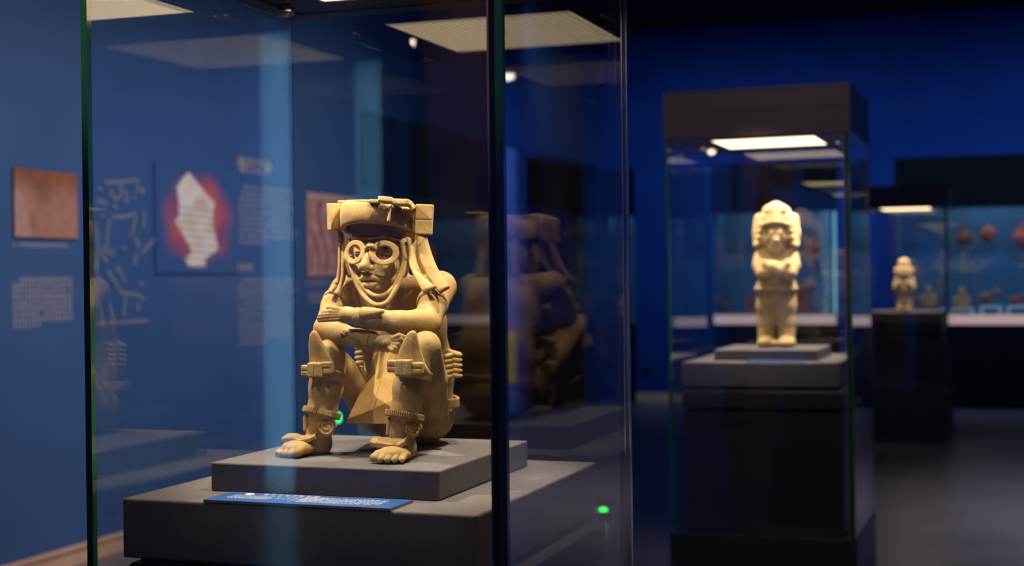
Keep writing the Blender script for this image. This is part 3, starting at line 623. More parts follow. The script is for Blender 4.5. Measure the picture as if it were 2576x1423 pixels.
# knee pads: leaf shaped plates
def plate(name, outline, yls, th=0.0052):
    pts = [L(a, b, yls(b)) for a, b in outline]; P = spline(pts + [pts[0]], 64)[:-1]; c = P.mean(0); n = len(P); V = []; Fq = []
    for s_, k in ((1, 0), (-1, 1)):
        for f, dz in ((0.0, 0.0018), (0.5, 0.0014), (0.88, 0.0), (1.0, -0.0016)):
            for p in P: V.append(c + (p - c) * (f * 0.999 + 0.001) + np.array([0, -1, 0]) * s_ * (th / 2 + dz if s_ > 0 else th / 2 + dz * 0.2))
    def I(k, r, i): return k * 4 * n + r * n + i % n
    for k in (0, 1):
        for r in range(3):
            for i in range(n):
                q = (I(k, r, i), I(k, r, i + 1), I(k, r + 1, i + 1), I(k, r + 1, i)); Fq.append(q if k else q[::-1])
    for i in range(n): Fq.append((I(0, 3, i), I(0, 3, i + 1), I(1, 3, i + 1), I(1, 3, i)))
    o = from_np(name, V, Fq, CL, fig); bm = bmesh.new(); bm.from_mesh(o.data); bmesh.ops.remove_doubles(bm, verts=bm.verts[:], dist=1e-5)
    bmesh.ops.recalc_face_normals(bm, faces=bm.faces[:]); bm.to_mesh(o.data); bm.free(); return o
plate('knee_pad', [(779, 842), (787, 831), (797, 836), (807, 853), (818, 873), (829, 893), (838, 915), (842, 940), (812, 948), (783, 946), (779, 910), (777, 870)], lambda b: -0.101 - 0.010 * (948 - b) / 110)
plate('knee_pad', [(1026, 837), (1036, 831), (1046, 836), (1052, 858), (1059, 884), (1068, 912), (1080, 943), (1045, 950), (1002, 946), (996, 922), (1003, 888), (1014, 860)], lambda b: -0.122 - 0.008 * (948 - b) / 110)
# bows
def bow(a, kn, b, yl):
    def bx(px0, px1, py0, py1, y, dep, gro):
        p0 = L(px0, (py0 + py1) / 2, y); p1 = L(px1, (py0 + py1) / 2, y); c = (p0 + p1) / 2; hz = abs(Lz(py0, y) - Lz(py1, y)) / 2; hw = abs(p1[0] - p0[0]) / 2
        s_ = Sculpt(c - max(hw, hz) - 0.012, c + max(hw, hz) + 0.012, 0.0011); s_.box(c, (hw, dep, hz), 0.0028, 0.001)
        if gro == 'h': s_.box(c + np.array([0, -dep, 0]), (hw + 0.004, 0.0016, 0.0007), 0.0004, 0.0008, 'sub')
        if gro == 'v': s_.box(c + np.array([0, -dep, 0]), (0.0006, 0.0016, hz + 0.004), 0.0004, 0.0008, 'sub')
        return s_
    bx(*a, yl + 0.003, 0.0062, 'h').mesh('bow_end', CL, fig); bx(*b, yl + 0.002, 0.0062, 'h').mesh('bow_end', CL, fig); bx(*kn, yl, 0.0098, 'v').mesh('bow_knot', CL, fig)
bow((760, 782, 917, 947), (778, 813, 911, 949), (810, 835, 909, 941), -0.114)
bow((976, 1003, 905, 936), (999, 1037, 904, 945), (1033, 1065, 911, 941), -0.136)
def knee_strap(c, rad, tiltx, tilty):
    s_ = Sculpt(np.array(c) - rad - 0.012, np.array(c) + rad + 0.012, 0.0013); Rb = rotm(math.radians(tiltx), math.radians(tilty), 0); dn = np.array(Rb)[:, 2]
    for q in (-0.006, -0.002, 0.002, 0.006): s_.ring(np.array(c) + dn * q, rad, 0.0028, Rb, 0.003)
    s_.mesh('knee_strap', CL, fig)
knee_strap(L(826, 941, -0.076), 0.0285, -14, 14); knee_strap(L(1040, 938, -0.094), 0.0290, -12, 12)

# ribbed ankle rings
def ankle_ring(c, rad, tx, ty):
    V = []; Fq = []; n = 150; Rb = np.array(rotm(math.radians(tx), math.radians(ty), 0)); prof = [(-0.010, 0.0042), (-0.001, 0.0050), (0.0, 0.004), (0.0, -0.004), (-0.001, -0.0050), (-0.010, -0.0042)]
    for i in range(n):
        a = 2 * math.pi * i / n; rr = rad * (1.0 + 0.04 * math.cos(2 * a)) - (0.0016 if i % 3 == 0 else 0)
        for dr, dz in prof: V.append(np.array(c) + Rb @ np.array([(rr + dr) * math.cos(a), (rr + dr) * math.sin(a), dz]))
    for i in range(n):
        for j in range(6): Fq.append((i * 6 + j, i * 6 + (j + 1) % 6, ((i + 1) % n) * 6 + (j + 1) % 6, ((i + 1) % n) * 6 + j))
    o = from_np('ankle_ring', V, Fq, CL, fig, False); bm = bmesh.new(); bm.from_mesh(o.data); bmesh.ops.recalc_face_normals(bm, faces=bm.faces[:]); bm.to_mesh(o.data); bm.free()
ankle_ring(L(809, 1038, -0.0735), 0.0325, -15, 9); ankle_ring(L(1018, 1044, -0.0965), 0.0325, -11, 7)
# spirals beside the ankles and small side leaves
def spiral(c, rad, R):
    Rb = np.array(R); s_ = Sculpt(np.array(c) - rad - 0.010, np.array(c) + rad + 0.010, 0.0011); s_.ell(c, (rad * 0.82, rad * 0.95, 0.0036), 0.001, 'add', R)
    for i in range(60):
        a = i / 60 * 2.2 * 2 * math.pi; r = rad * (0.93 - 0.78 * i / 60); a2 = (i + 1) / 60 * 2.2 * 2 * math.pi; r2 = rad * (0.93 - 0.78 * (i + 1) / 60)
        p = lambda a, r: np.array(c) + Rb @ np.array([r * math.cos(a) * 0.88, r * math.sin(a), 0.0030]); s_.cap(p(a, r), p(a2, r2), 0.0026, 0.0026, 0.0008)
    for i in range(30):
        a = math.pi + i / 60 * 2.2 * 2 * math.pi * 0.9; r = rad * (0.62 - 0.4 * i / 30); q = np.array(c) + Rb @ np.array([r * math.cos(a) * 0.88, r * math.sin(a), 0.0058]); s_.ell(q, (0.0020,) * 3, 0.001, 'sub')
    return s_.mesh('ankle_spiral', CL, fig)
spiral(L(822, 1073, -0.086), 0.0185, rotm(math.radians(80), 0, math.radians(26))); spiral(L(1038, 1078, -0.106), 0.0165, rotm(math.radians(80), 0, math.radians(38)))
for a, b, yl in (((773, 1052), (769, 1080), -0.074), ((984, 1058), (977, 1092), -0.100)):
    p = [L(*a, yl), L(*b, yl - 0.004)]; s_ = sc_of(p, 0.016, 0.0012); s_.chain(p, [0.0075, 0.0045], 0.002); s_.mesh('ankle_leaf', CL, fig)
# shoe tongues: curved slabs over the insteps
def tongue(pts, yl0, th, depth):
    P = spline([L(a, b, c) for a, b, c in pts], 14); V = []; Fq = []
    for i, p in enumerate(P):
        e = 0.001 * math.sin(i * 1.7)
        for dy, dz in ((-depth, -th * 0.6), (-depth - 0.001, th * 0.1), (-depth * 0.6, th * 0.5), (depth, th * 0.9), (depth, -th * 0.1), (0, -th * 0.6)): V.append(p + np.array([0, dy + e, dz + e * 0.5]))
    for i in range(len(P) - 1):
        for j in range(6): Fq.append((i * 6 + j, (i + 1) * 6 + j, (i + 1) * 6 + (j + 1) % 6, i * 6 + (j + 1) % 6))
    o = from_np('shoe_tongue', V, Fq, CL, fig, False); bm = bmesh.new(); bm.from_mesh(o.data); bm.verts.ensure_lookup_table()
    for e_ in (0, len(P) - 1): bm.faces.new([bm.verts[e_ * 6 + j] for j in range(6)])
    bmesh.ops.recalc_face_normals(bm, faces=bm.faces[:]); bmesh.ops.bevel(bm, geom=bm.edges[:], offset=0.0006, segments=1, affect='EDGES'); bm.to_mesh(o.data); bm.free()
tongue([(714, 1104, -.098), (732, 1101, -.098), (758, 1106, -.096), (780, 1103, -.094), (797, 1096, -.092)], 0, 0.0085, 0.009)
tongue([(936, 1112, -.132), (955, 1114, -.130), (985, 1117, -.128), (1008, 1118, -.126), (1024, 1109, -.124)], 0, 0.0105, 0.009)

# ---------------------------------------------------------------- label plaque on the deck
def glyph_row(bm, x, y, z, hgt, n, dens=1.0, dirx=(1, 0, 0), diry=(0, 1, 0), up=(0, 0, 1), gap=1.12, rnd=random):
    """one line of small printed characters, each made of a few strokes"""
    dx, dy, u = Vector(dirx), Vector(diry), Vector(up); o = Vector((x, y, z))
    for i in range(n):
        if rnd.random() > dens: continue
        c = o + dx * (i * hgt * gap)
        for s_ in range(5):
            if s_ < 3: a, b, q, w_ = 0.08, 0.92, (0.15 + 0.35 * s_ + rnd.uniform(-0.06, 0.06)), 0.14; a += rnd.uniform(0, 0.25); b -= rnd.uniform(0, 0.25); P = [(a, q - w_ / 2), (b, q - w_ / 2), (b, q + w_ / 2), (a, q + w_ / 2)]
            else: a, b, q, w_ = 0.05, 0.95, rnd.uniform(0.15, 0.85), 0.14; a += rnd.uniform(0, 0.3); P = [(q - w_ / 2, a), (q + w_ / 2, a), (q + w_ / 2, b), (q - w_ / 2, b)]
            bm.faces.new([bm.verts.new(c + dx * (p[0] * hgt) + dy * (p[1] * hgt) + u * 0.0002 * s_) for p in P])
def fin(name, bm, m, parent=None, kind=None):
    me = bpy.data.meshes.new(name); bm.to_mesh(me); bm.free(); o = link(name, me, m, parent)
    if kind: o['kind'] = kind
    return o
def text(name, body, size, m, parent, loc, rot, ext=0.0003):
    c = bpy.data.curves.new(name, 'FONT'); c.body = body; c.size = size; c.extrude = ext; c.resolution_u = 2
    o = bpy.data.objects.new('tmp', c); COL.objects.link(o); dg = bpy.context.evaluated_depsgraph_get(); me = bpy.data.meshes.new_from_object(o.evaluated_get(dg)); bpy.data.objects.remove(o)
    p = link(name, me, m, parent, loc); p.rotation_euler = rot; return p
pl = thing('label_plaque', 'flat blue plaque with white writing in front of the seated figure', 'label', (-1.064, 2.022, 1.047))
boxes('board', [(-0.161, 0.161, -0.0405, 0.0455, 0.0003, 0.0032)], M['plaque_edge'], pl)
boxes('face', [(-0.161, 0.161, -0.0405, 0.0455, 0.0032, 0.0042)], M['plaque'], pl)
bm = bmesh.new(); glyph_row(bm, -0.092, 0.024, 0.0044, 0.0105, 8, 1, gap=1.2); fin('title_text', bm, M['ink'], pl, 'stuff')
bm = bmesh.new()
for r, n in ((0, 11), (1, 11), (2, 11), (3, 11)): glyph_row(bm, -0.136, 0.010 - r * 0.0085, 0.0044, 0.0060, n, 1.0)
for r, n in ((0, 16), (2, 20)): glyph_row(bm, -0.064, 0.010 - r * 0.0075, 0.0044, 0.0042, n, 0.85)
fin('left_text', bm, M['ink'], pl, 'stuff')
bm = bmesh.new()
for r in range(6): glyph_row(bm, -0.010, 0.018 - r * 0.0082, 0.0044, 0.0058, 22 if r < 5 else 20, 0.96)
fin('body_text', bm, M['ink'], pl, 'stuff')
boxes('divider_line', [(-0.0225, -0.0220, -0.024, 0.030, 0.0042, 0.0045)], M['ink'], pl)
lathe('round_emblem', [(0.0, 0.0047), (0.0072, 0.0047), (0.0075, 0.0042)], M['ink'], pl, (-0.118, 0.030, 0), 24)

# ================================================================ STANDING STONE FIGURE (middle case)
def L2(px, py, yl, Y0=5.95, xo=-0.976, zo=1.0902):
    p = at(px, py, 1, Y0 + yl); return np.array([p[0] - xo, yl, p[2] - zo])
ST = M['sand']
f2 = thing('standing_figure', 'pale stone figure standing with crossed arms and a lobed headdress, in the middle case', 'statue', (-0.976, 5.95, 1.0902))
_c = L2(1951, 700, 0)[0]
def Q(px, py, yl): return L2(px, py, yl)
S = Sculpt((_c - 0.16, -0.12, -0.004), (_c + 0.16, 0.12, 0.64), 0.0032)
for sx in (-1, 1):
    q = 1953 + sx * 25
    S.chain([Q(q, 865, 0), Q(q, 810, 0.01), Q(q - sx * 1, 770, 0.01), Q(1953 + sx * 21, 725, 0.01)], [0.034, 0.036, 0.042, 0.048], 0.012)
    S.ell(Q(q - sx * 1, 862, -0.030), (0.039, 0.054, 0.024), 0.010)
    S.chain([Q(1953 + sx * 36, 645, 0.0), Q(1953 + sx * 40, 668, -0.02), Q(1953 + sx * 32, 686, -0.045), Q(1953 - sx * 8, 680 - 8 * (sx > 0), -0.068), Q(1953 - sx * 26, 664, -0.060)], [0.032, 0.031, 0.030, 0.026, 0.020], 0.006)
    for r in range(3): S.cap(Q(1953 - sx * 22, 660 + r * 5, -0.064), Q(1953 - sx * 33, 655 + r * 5, -0.056), 0.0075, 0.006, 0.003)
    S.chain([Q(1953 + sx * 42, 550, 0.0), Q(1953 + sx * 46, 585, 0.0), Q(1953 + sx * 45, 614, 0.0)], [0.022, 0.022, 0.019], 0.006)
    for r in range(6): S.ell(Q(1953 + sx * (24 + 4.6 * r), 530 + r * 17, -0.012), (0.017, 0.030, 0.017), 0.004)
S.ell(Q(1953, 665, 0.022), (0.068, 0.046, 0.090), 0.02); S.box(Q(1953, 750, 0.01), (0.050, 0.040, 0.045), 0.02, 0.01); S.ell(Q(1953, 722, 0.005), (0.072, 0.056, 0.050), 0.02); S.ell(Q(1953, 705, -0.02), (0.040, 0.040, 0.030), 0.01)
S.ell(Q(1953, 600, 0.0), (0.058, 0.062, 0.056), 0.01); S.ell(Q(1953, 624, -0.025), (0.034, 0.034, 0.028), 0.012)
S.ell(Q(1953, 556, 0.006), (0.070, 0.060, 0.052), 0.012); S.ell(Q(1952, 534, 0.0), (0.048, 0.042, 0.042), 0.012); S.ell(Q(1952, 518, 0.0), (0.022, 0.020, 0.018), 0.006)
S.chain([Q(1910, 568, -0.045), Q(1930, 560, -0.062), Q(1952, 557, -0.068), Q(1974, 560, -0.062), Q(1998, 568, -0.045)], [0.009, 0.010, 0.010, 0.010, 0.009], 0.004)
for sx in (-1, 1):
    S.ell(Q(1953 + sx * 17, 582, -0.064), (0.015, 0.010, 0.009), 0.004, 'sub'); S.ell(Q(1953 + sx * 17, 583, -0.055), (0.010, 0.008, 0.006), 0.003)
    S.ell(Q(1953 + sx * 20, 598, -0.052), (0.018, 0.012, 0.012), 0.006)
S.chain([Q(1952, 580, -0.062), Q(1952, 603, -0.074)], [0.007, 0.013], 0.005); S.cap(Q(1940, 616, -0.062), Q(1964, 616, -0.062), 0.0055, 0.0055, 0.003); S.cap(Q(1942, 612, -0.070), Q(1962, 612, -0.070), 0.0025, 0.0025, 0.001, 'sub')
S.ell(Q(1953, 745, -0.028), (0.026, 0.030, 0.030), 0.008)
S.box((_c, 0, -0.03), (0.2, 0.2, 0.0295), 0.0005, 0.001, 'sub')
S.mesh('body', ST, f2)
S = Sculpt((_c - 0.10, -0.09, 0.20), (_c + 0.10, 0.10, 0.30), 0.003)
n_ = 40; zb_ = Q(1953, 726, 0)[2]
for i in range(n_):
    a, b = 2 * math.pi * i / n_, 2 * math.pi * (i + 1) / n_; S.cap((_c + 0.080 * math.cos(a), 0.003 + 0.064 * math.sin(a), zb_), (_c + 0.080 * math.cos(b), 0.003 + 0.064 * math.sin(b), zb_), 0.0085, 0.0085, 0.002)
S.mesh('belt', ST, f2)
lab2 = boxes('label_plaque', [(-0.115, 0.115, -0.036, 0.036, 0, 0.003)], M['plaque'], None, loc=(-0.93, 5.69, 1.0475)); tag(lab2, 'small blue plaque in front of the standing stone figure', 'label')

# ================================================================ SMALL STONE FIGURE (farthest case)
def L3(px, py, yl): p = at(px, py, 1, 12.95 + yl); return np.array([p[0] + 0.985, yl, p[2] - 1.0472])
f3 = thing('stone_figure', 'small weathered stone figure with raised hands in the farthest freestanding case', 'statue', (-0.985, 12.95, 1.0472))
c3 = L3(2275, 720, 0)[0]; S = Sculpt((c3 - 0.16, -0.13, -0.004), (c3 + 0.16, 0.13, 0.50), 0.004)
S.ell((c3, 0, 0.02), (0.075, 0.07, 0.03), 0.02); S.ell((c3, 0, 0.085), (0.088, 0.07, 0.070), 0.02); S.ell((c3, 0, 0.20), (0.092, 0.070, 0.09), 0.02)
S.ell((c3, 0, 0.335), (0.082, 0.070, 0.085), 0.02); S.ell((c3, 0, 0.42), (0.060, 0.055, 0.035), 0.01)
for sx in (-1, 1):
    S.chain([(c3 + sx * 0.08, 0, 0.27), (c3 + sx * 0.095, -0.03, 0.20), (c3 + sx * 0.05, -0.065, 0.24)], [0.028, 0.026, 0.022], 0.01); S.ell((c3 + sx * 0.045, -0.035, 0.025), (0.035, 0.055, 0.026), 0.01); S.ell((c3 + sx * 0.03, -0.070, 0.345), (0.016, 0.014, 0.012), 0.004, 'sub'); S.ell((c3 + sx * 0.085, 0.0, 0.34), (0.02, 0.03, 0.04), 0.008)
S.ell((c3 + 0.008, -0.070, 0.225), (0.020, 0.020, 0.035), 0.006, 'sub'); S.ell((c3, -0.072, 0.325), (0.012, 0.014, 0.018), 0.005); S.box((c3, -0.075, 0.115), (0.06, 0.012, 0.006), 0.003, 0.004, 'sub'); S.box((c3, 0, -0.03), (0.2, 0.2, 0.0295), 0.0005, 0.001, 'sub')
b3 = S.mesh('body', ST, f3); b3.data.transform(Matrix.Translation((c3, 0, 0)) @ Matrix.Diagonal((0.78, 0.9, 1, 1)) @ Matrix.Translation((-c3, 0, 0)))

# ================================================================ WALL SHOWCASES
def wall_case(name, label, x0, x1, teal_end=False, shelf_glow=True):
    t = thing(name, label, 'showcase', ((x0 + x1) / 2, YB, 0)); hw = (x1 - x0) / 2 - 0.003; dep = 0.62
    boxes('header', [(-hw, hw, -0.03, 0.25, 2.03, 2.54)], M['case_dark'], t, 0.004)
    boxes('lower_cabinet', [(-hw, hw, -0.06, dep, 0.05, 0.842)], M['case_dark'], t, 0.004)
    boxes('back_board', [(-hw, hw, dep, dep + 0.02, 0.845, 2.50)], M['teal'], t)
    boxes('side_board', [(-hw, -hw + 0.02, 0.0, dep, 0.845, 2.03)], M['teal'], t)
    boxes('side_board', [(hw - 0.02, hw, 0.0, dep, 0.845, 2.03)], M['teal'], t)
    boxes('roof_board', [(-hw, hw, 0.25, dep, 2.30, 2.32)], M['case_dark'], t)
    boxes('shelf', [(-hw + 0.02, hw - 0.02, -0.02, dep, 0.845, 0.895)], M['shelf'], t, 0.003)
    boxes('shelf_glow_lip', [(-hw + 0.02, hw - 0.02, -0.035, -0.021, 0.846, 0.945)], M['shelf_glow'] if shelf_glow else M['metal'], t, 0.002)  # emissive lip imitates the lit shelf edge; plain metal when switched off
    boxes('glass_pane', [(-hw + 0.02, hw - 0.02, -0.010, -0.002, 0.90, 2.03)], M['glass'], t)
    if teal_end: boxes('end_wall_glow', [(hw - 0.045, hw - 0.022, 0.02, 0.10, 0.96, 2.02)], M['endglow'], t)  # emissive strip imitates the lit end board
    return t
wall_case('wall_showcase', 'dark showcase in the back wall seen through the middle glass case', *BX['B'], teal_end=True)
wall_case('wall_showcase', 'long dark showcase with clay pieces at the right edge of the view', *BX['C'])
wall_case('wall_showcase', 'narrow showcase in the corner of the back wall seen through the nearest case', *BX['A'], shelf_glow=False)
for nm, x0, x1 in (('B', *BX['B']), ('C', *BX['C']), ('A', *BX['A'])):
    area('showcase_light', ((x0 + x1) / 2, YB + 0.32, 2.18), ((x0 + x1) / 2, YB + 0.36, 0.9), (x1 - x0) * 0.8, 0.08, 2.4 * (x1 - x0), (0.85, 0.90, 1.0))
# left wall showcase
ls = thing('wall_showcase', 'long unlit showcase let into the left wall behind the seated figure', 'showcase', (XL, (DY0 + DY1) / 2, 0)); hl = (DY1 - DY0) / 2 - 0.004
boxes('header', [(-0.22, 0.03, -hl, hl, 2.03, 2.556)], M['case_dark'], ls, 0.004)
boxes('lower_cabinet', [(-0.60, 0.05, -hl, hl, 0.0, 0.842)], M['case_dark'], ls, 0.004)
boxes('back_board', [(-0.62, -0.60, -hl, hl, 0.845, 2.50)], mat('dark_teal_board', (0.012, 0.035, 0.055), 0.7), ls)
boxes('side_board', [(-0.60, 0.0, -hl, -hl + 0.02, 0.845, 2.03)], M['teal'], ls); boxes('side_board', [(-0.60, 0.0, hl - 0.02, hl, 0.845, 2.03)], M['teal'], ls)
boxes('shelf', [(-0.60, 0.02, -hl + 0.02, hl - 0.02, 0.845, 0.895)], M['metal'], ls, 0.003)
boxes('roof_board', [(-0.60, -0.22, -hl, hl, 2.30, 2.32)], M['case_dark'], ls)
boxes('glass_pane', [(0.002, 0.010, -hl + 0.02, hl - 0.02, 0.90, 2.03)], M['glass'], ls)
area('showcase_light', (XL - 0.40, 12.2, 2.18), (XL - 0.42, 12.2, 0.9), 3.6, 0.08, 0.5, (0.80, 0.88, 1.0))
# lit alcove behind the photographer, whose glow the glass mirrors
al = thing('backlit_panel', 'pale teal end board of the lit alcove behind the camera', 'panel', (XL - 0.35, -4.30, 0))
boxes('board', [(0.13, 0.34, -0.04, 0.0, 0.02, 2.96)], mat('pale_teal_board', (0.30, 0.50, 0.62), 0.6), al)
area('alcove_light', (XL - 0.06, -4.05, 1.5), (XL - 0.10, -4.3, 1.5), 0.04, 2.9, 10, (0.42, 0.74, 1.0), 120)

bn = thing('added_banner', 'made-up light blue banner, added on the right wall for the mirrored blue band', 'banner', (XR, 13.0, 0))  # added stand-in for a lit doorway mirrored in the side pane
boxes('cloth', [(-0.02, -0.004, -0.36, 0.36, 0.05, 2.62)], mat('light_blue_banner', (0.05, 0.11, 0.52), 0.7), bn); boxes('yellow_field', [(-0.024, -0.0205, -0.3, 0.3, 0.35, 0.85)], mat('yellow_banner', (0.55, 0.42, 0.12), 0.7), bn)
rs = thing('wall_cabinet', 'dark cabinet on the right wall, mirrored in the near case', 'cabinet', (XR, 14.5, 0))
boxes('body', [(-0.12, -0.004, -0.78, 0.78, 0.05, 2.56)], M['case_dark'], rs, 0.004)
lathe_col = lathe('added_column', [(0.0, 0.0), (0.30, 0.0), (0.30, 0.10), (0.25, 0.14), (0.215, 1.2), (0.19, 1.9), (0.13, 3.0), (0.0, 3.02)], mat('column_brown', (0.30, 0.19, 0.12), 0.8, noise=0.5, nscale=9, bump=0.6, bscale=25), None, (-2.38, -2.0, 0), 24)  # unseen, added for the brown shape mirrored in the front pane
tag(lathe_col, 'made-up tapering brown column behind the camera, added for its reflection', 'column')
# exhibits inside the wall showcases
def exhibit(kind, name, label, px, py0, py1, yb, m, on_wall=False, group=None):
    """a small clay piece standing between two heights of the photograph on the plane y = yb"""
    a = at(px, py0, 1, yb); b = at(px, py1, 1, yb); hgt = a[2] - b[2]
    o = thing(name, label, 'figurine' if kind != 'pot' else 'pot', (b[0], yb, b[2]), group); s_ = Sculpt((-hgt * 0.8, -hgt * 0.5, -0.004), (hgt * 0.8, hgt * 0.5, hgt * 1.08), max(hgt / 42, 0.003)); k = hgt * 0.06
    if kind == 'seated':
        s_.ell((0, 0, hgt * 0.16), (hgt * 0.40, hgt * 0.28, hgt * 0.17), k); s_.ell((0, 0, hgt * 0.42), (hgt * 0.24, hgt * 0.18, hgt * 0.25), k); s_.ell((0, -hgt * 0.02, hgt * 0.76), (hgt * 0.18, hgt * 0.17, hgt * 0.18), k * 0.4); s_.ell((0, 0, hgt * 0.92), (hgt * 0.10, hgt * 0.10, hgt * 0.09), k * 0.4)
        for sx in (-1, 1): s_.chain([(sx * hgt * 0.24, 0, hgt * 0.55), (sx * hgt * 0.33, -hgt * 0.1, hgt * 0.36), (sx * hgt * 0.2, -hgt * 0.24, hgt * 0.28)], [hgt * 0.07, hgt * 0.06, hgt * 0.05], k * 0.5)
    elif kind == 'animal':
        s_.ell((-hgt * 0.12, 0, hgt * 0.46), (hgt * 0.46, hgt * 0.26, hgt * 0.28), k); s_.ell((hgt * 0.40, -0.02, hgt * 0.70), (hgt * 0.22, hgt * 0.2, hgt * 0.20), k); s_.ell((hgt * 0.56, -0.03, hgt * 0.62), (hgt * 0.10, hgt * 0.10, hgt * 0.08), k)
        for sx in (-0.38, 0.18):
            for sy in (-0.14, 0.14): s_.cap((hgt * sx, hgt * sy, hgt * 0.35), (hgt * sx, hgt * sy, hgt * 0.08), hgt * 0.10, hgt * 0.08, k * 0.5)
        s_.ell((hgt * 0.34, -0.08 * hgt, hgt * 0.90), (hgt * 0.06, hgt * 0.05, hgt * 0.08), k * 0.4); s_.ell((hgt * 0.48, -0.08 * hgt, hgt * 0.88), (hgt * 0.06, hgt * 0.05, hgt * 0.08), k * 0.4); s_.cap((-hgt * 0.5, 0, hgt * 0.5), (-hgt * 0.62, 0, hgt * 0.8), hgt * 0.05, hgt * 0.04, k)
    elif kind == 'pot':
        s_.ell((0, 0, hgt * 0.40), (hgt * 0.42, hgt * 0.34, hgt * 0.40), k); s_.cap((0, 0, hgt * 0.6), (0, 0, hgt * 0.90), hgt * 0.14, hgt * 0.17, k); s_.cap((0, 0, hgt * 0.75), (0, 0, hgt * 1.02), hgt * 0.08, hgt * 0.11, k * 0.3, 'sub')
        for sx in (-1, 1): s_.cap((sx * hgt * 0.30, 0, hgt * 0.62), (sx * hgt * 0.16, 0, hgt * 0.84), hgt * 0.045, hgt * 0.045, k * 0.5)
    elif kind == 'mask':
        s_.ell((0, 0, hgt * 0.52), (hgt * 0.34, hgt * 0.16, hgt * 0.42), k); s_.ell((0, -hgt * 0.12, hgt * 0.5), (hgt * 0.06, hgt * 0.12, hgt * 0.14), k * 0.4); s_.ell((0, 0, hgt * 0.93), (hgt * 0.10, hgt * 0.08, hgt * 0.10), k * 0.4)
        for sx in (-1, 1): s_.ell((sx * hgt * 0.14, -hgt * 0.15, hgt * 0.6), (hgt * 0.06, hgt * 0.05, hgt * 0.035), k * 0.3, 'sub'); s_.ell((sx * hgt * 0.34, 0, hgt * 0.48), (hgt * 0.08, hgt * 0.06, hgt * 0.12), k * 0.4)
    elif kind == 'block':
        s_.box((0, 0, hgt * 0.5), (hgt * 0.32, hgt * 0.22, hgt * 0.48), hgt * 0.05, k); s_.box((0, -hgt * 0.22, hgt * 0.62), (hgt * 0.18, hgt * 0.04, hgt * 0.18), hgt * 0.03, k * 0.3, 'sub'); s_.ell((0, -hgt * 0.2, hgt * 0.6), (hgt * 0.10, hgt * 0.06, hgt * 0.12), k * 0.3)
    elif kind == 'standing':
        for sx in (-1, 1): s_.cap((sx * hgt * 0.09, 0, hgt * 0.05), (sx * hgt * 0.09, 0, hgt * 0.42), hgt * 0.07, hgt * 0.09, k * 0.5); s_.chain([(sx * hgt * 0.17, 0, hgt * 0.68), (sx * hgt * 0.22, -hgt * 0.04, hgt * 0.50), (sx * hgt * 0.08, -hgt * 0.12, hgt * 0.50)], [hgt * 0.055, hgt * 0.05, hgt * 0.04], k * 0.4)
        s_.ell((0, 0, hgt * 0.55), (hgt * 0.17, hgt * 0.12, hgt * 0.18), k); s_.ell((0, 0, hgt * 0.82), (hgt * 0.13, hgt * 0.12, hgt * 0.13), k * 0.4); s_.box((0, 0, hgt * 0.94), (hgt * 0.17, hgt * 0.10, hgt * 0.05), hgt * 0.03, k * 0.4)
    body = s_.mesh('body', m, o)
    if on_wall: boxes('bracket', [(-0.012, 0.012, 0.02, YB + 0.62 - yb, hgt * 0.25, hgt * 0.30)], M['acrylic'], o)
    return o
def stand(px0, px1, pyt, yb, label):
    a = at(px0, pyt, 1, yb); b = at(px1, pyt, 1, yb); wd = b[0] - a[0]; zt = a[2]; z0 = 0.896
    o = thing('acrylic_stand', label, 'stand', ((a[0] + b[0]) / 2, yb, z0)); h_ = zt - z0
    boxes('top', [(-wd / 2, wd / 2, -0.10, 0.10, h_ - 0.022, h_)], M['acrylic'], o, 0.004)
    for sx in (-1, 1): boxes('leg', [(min(sx * wd / 2, sx * (wd / 2 - 0.03)), max(sx * wd / 2, sx * (wd / 2 - 0.03)), -0.10, 0.10, 0, h_ - 0.022)], M['acrylic'], o, 0.003)
EY = YB + 0.22
stand(2368, 2450, 775, EY, 'low clear stand under the orange seated figurine at the right'); stand(2466, 2520, 769, EY, 'clear stand under the dark brown animal figurine'); stand(2533, 2600, 769, EY, 'clear stand at the right edge of the view')
exhibit('seated', 'clay_figurine', 'orange-brown seated clay figurine just right of the farthest freestanding case', 2420, 722, 775, EY, M['orangeclay'])
exhibit('animal', 'clay_animal', 'dark brown clay animal on a clear stand in the right showcase', 2488, 722, 769, EY, M['brownclay'])
exhibit('animal', 'clay_animal', 'reddish clay animal on the clear stand at the right edge of the view', 2560, 735, 769, EY, M['terracotta'])
exhibit('seated', 'clay_figurine', 'orange clay figurine seen through the glass of the farthest freestanding case', 2335, 716, 772, EY, M['orangeclay'])
exhibit('pot', 'clay_pot', 'dark red pot mounted on the back board, left one of the upper row', 2426, 568, 617, YB + 0.45, M['darkclay'], True)
exhibit('mask', 'clay_mask', 'red clay mask mounted on the back board, middle of the upper row', 2487, 566, 617, YB + 0.45, M['terracotta'], True)
exhibit('pot', 'clay_pot', 'bright red pot on the back board at the right edge of the view', 2572, 566, 622, YB + 0.45, M['terracotta'], True)
exhibit('standing', 'clay_figurine', 'pale capped clay figurine in the showcase left of the stone figure', 1792, 722, 795, YB + 0.15, M['brownclay'])
exhibit('standing', 'clay_figurine', 'small dark clay figurine in the showcase left of the stone figure', 1822, 740, 795, EY, M['darkclay'])
exhibit('block', 'clay_block', 'orange clay block beside the left hip of the standing stone figure', 1889, 742, 786, EY, M['terracotta'])
exhibit('block', 'carved_tablet', 'tall red tablet right of the standing stone figure', 2016, 716, 786, EY, M['terracotta'])
exhibit('seated', 'clay_figurine', 'small brown figurine near the teal end of the middle showcase', 2073, 750, 790, EY, M['brownclay'])
exhibit('mask', 'clay_mask', 'round reddish mask on the back board right of the stone figure head', 2046, 598, 655, YB + 0.45, M['terracotta'], True)
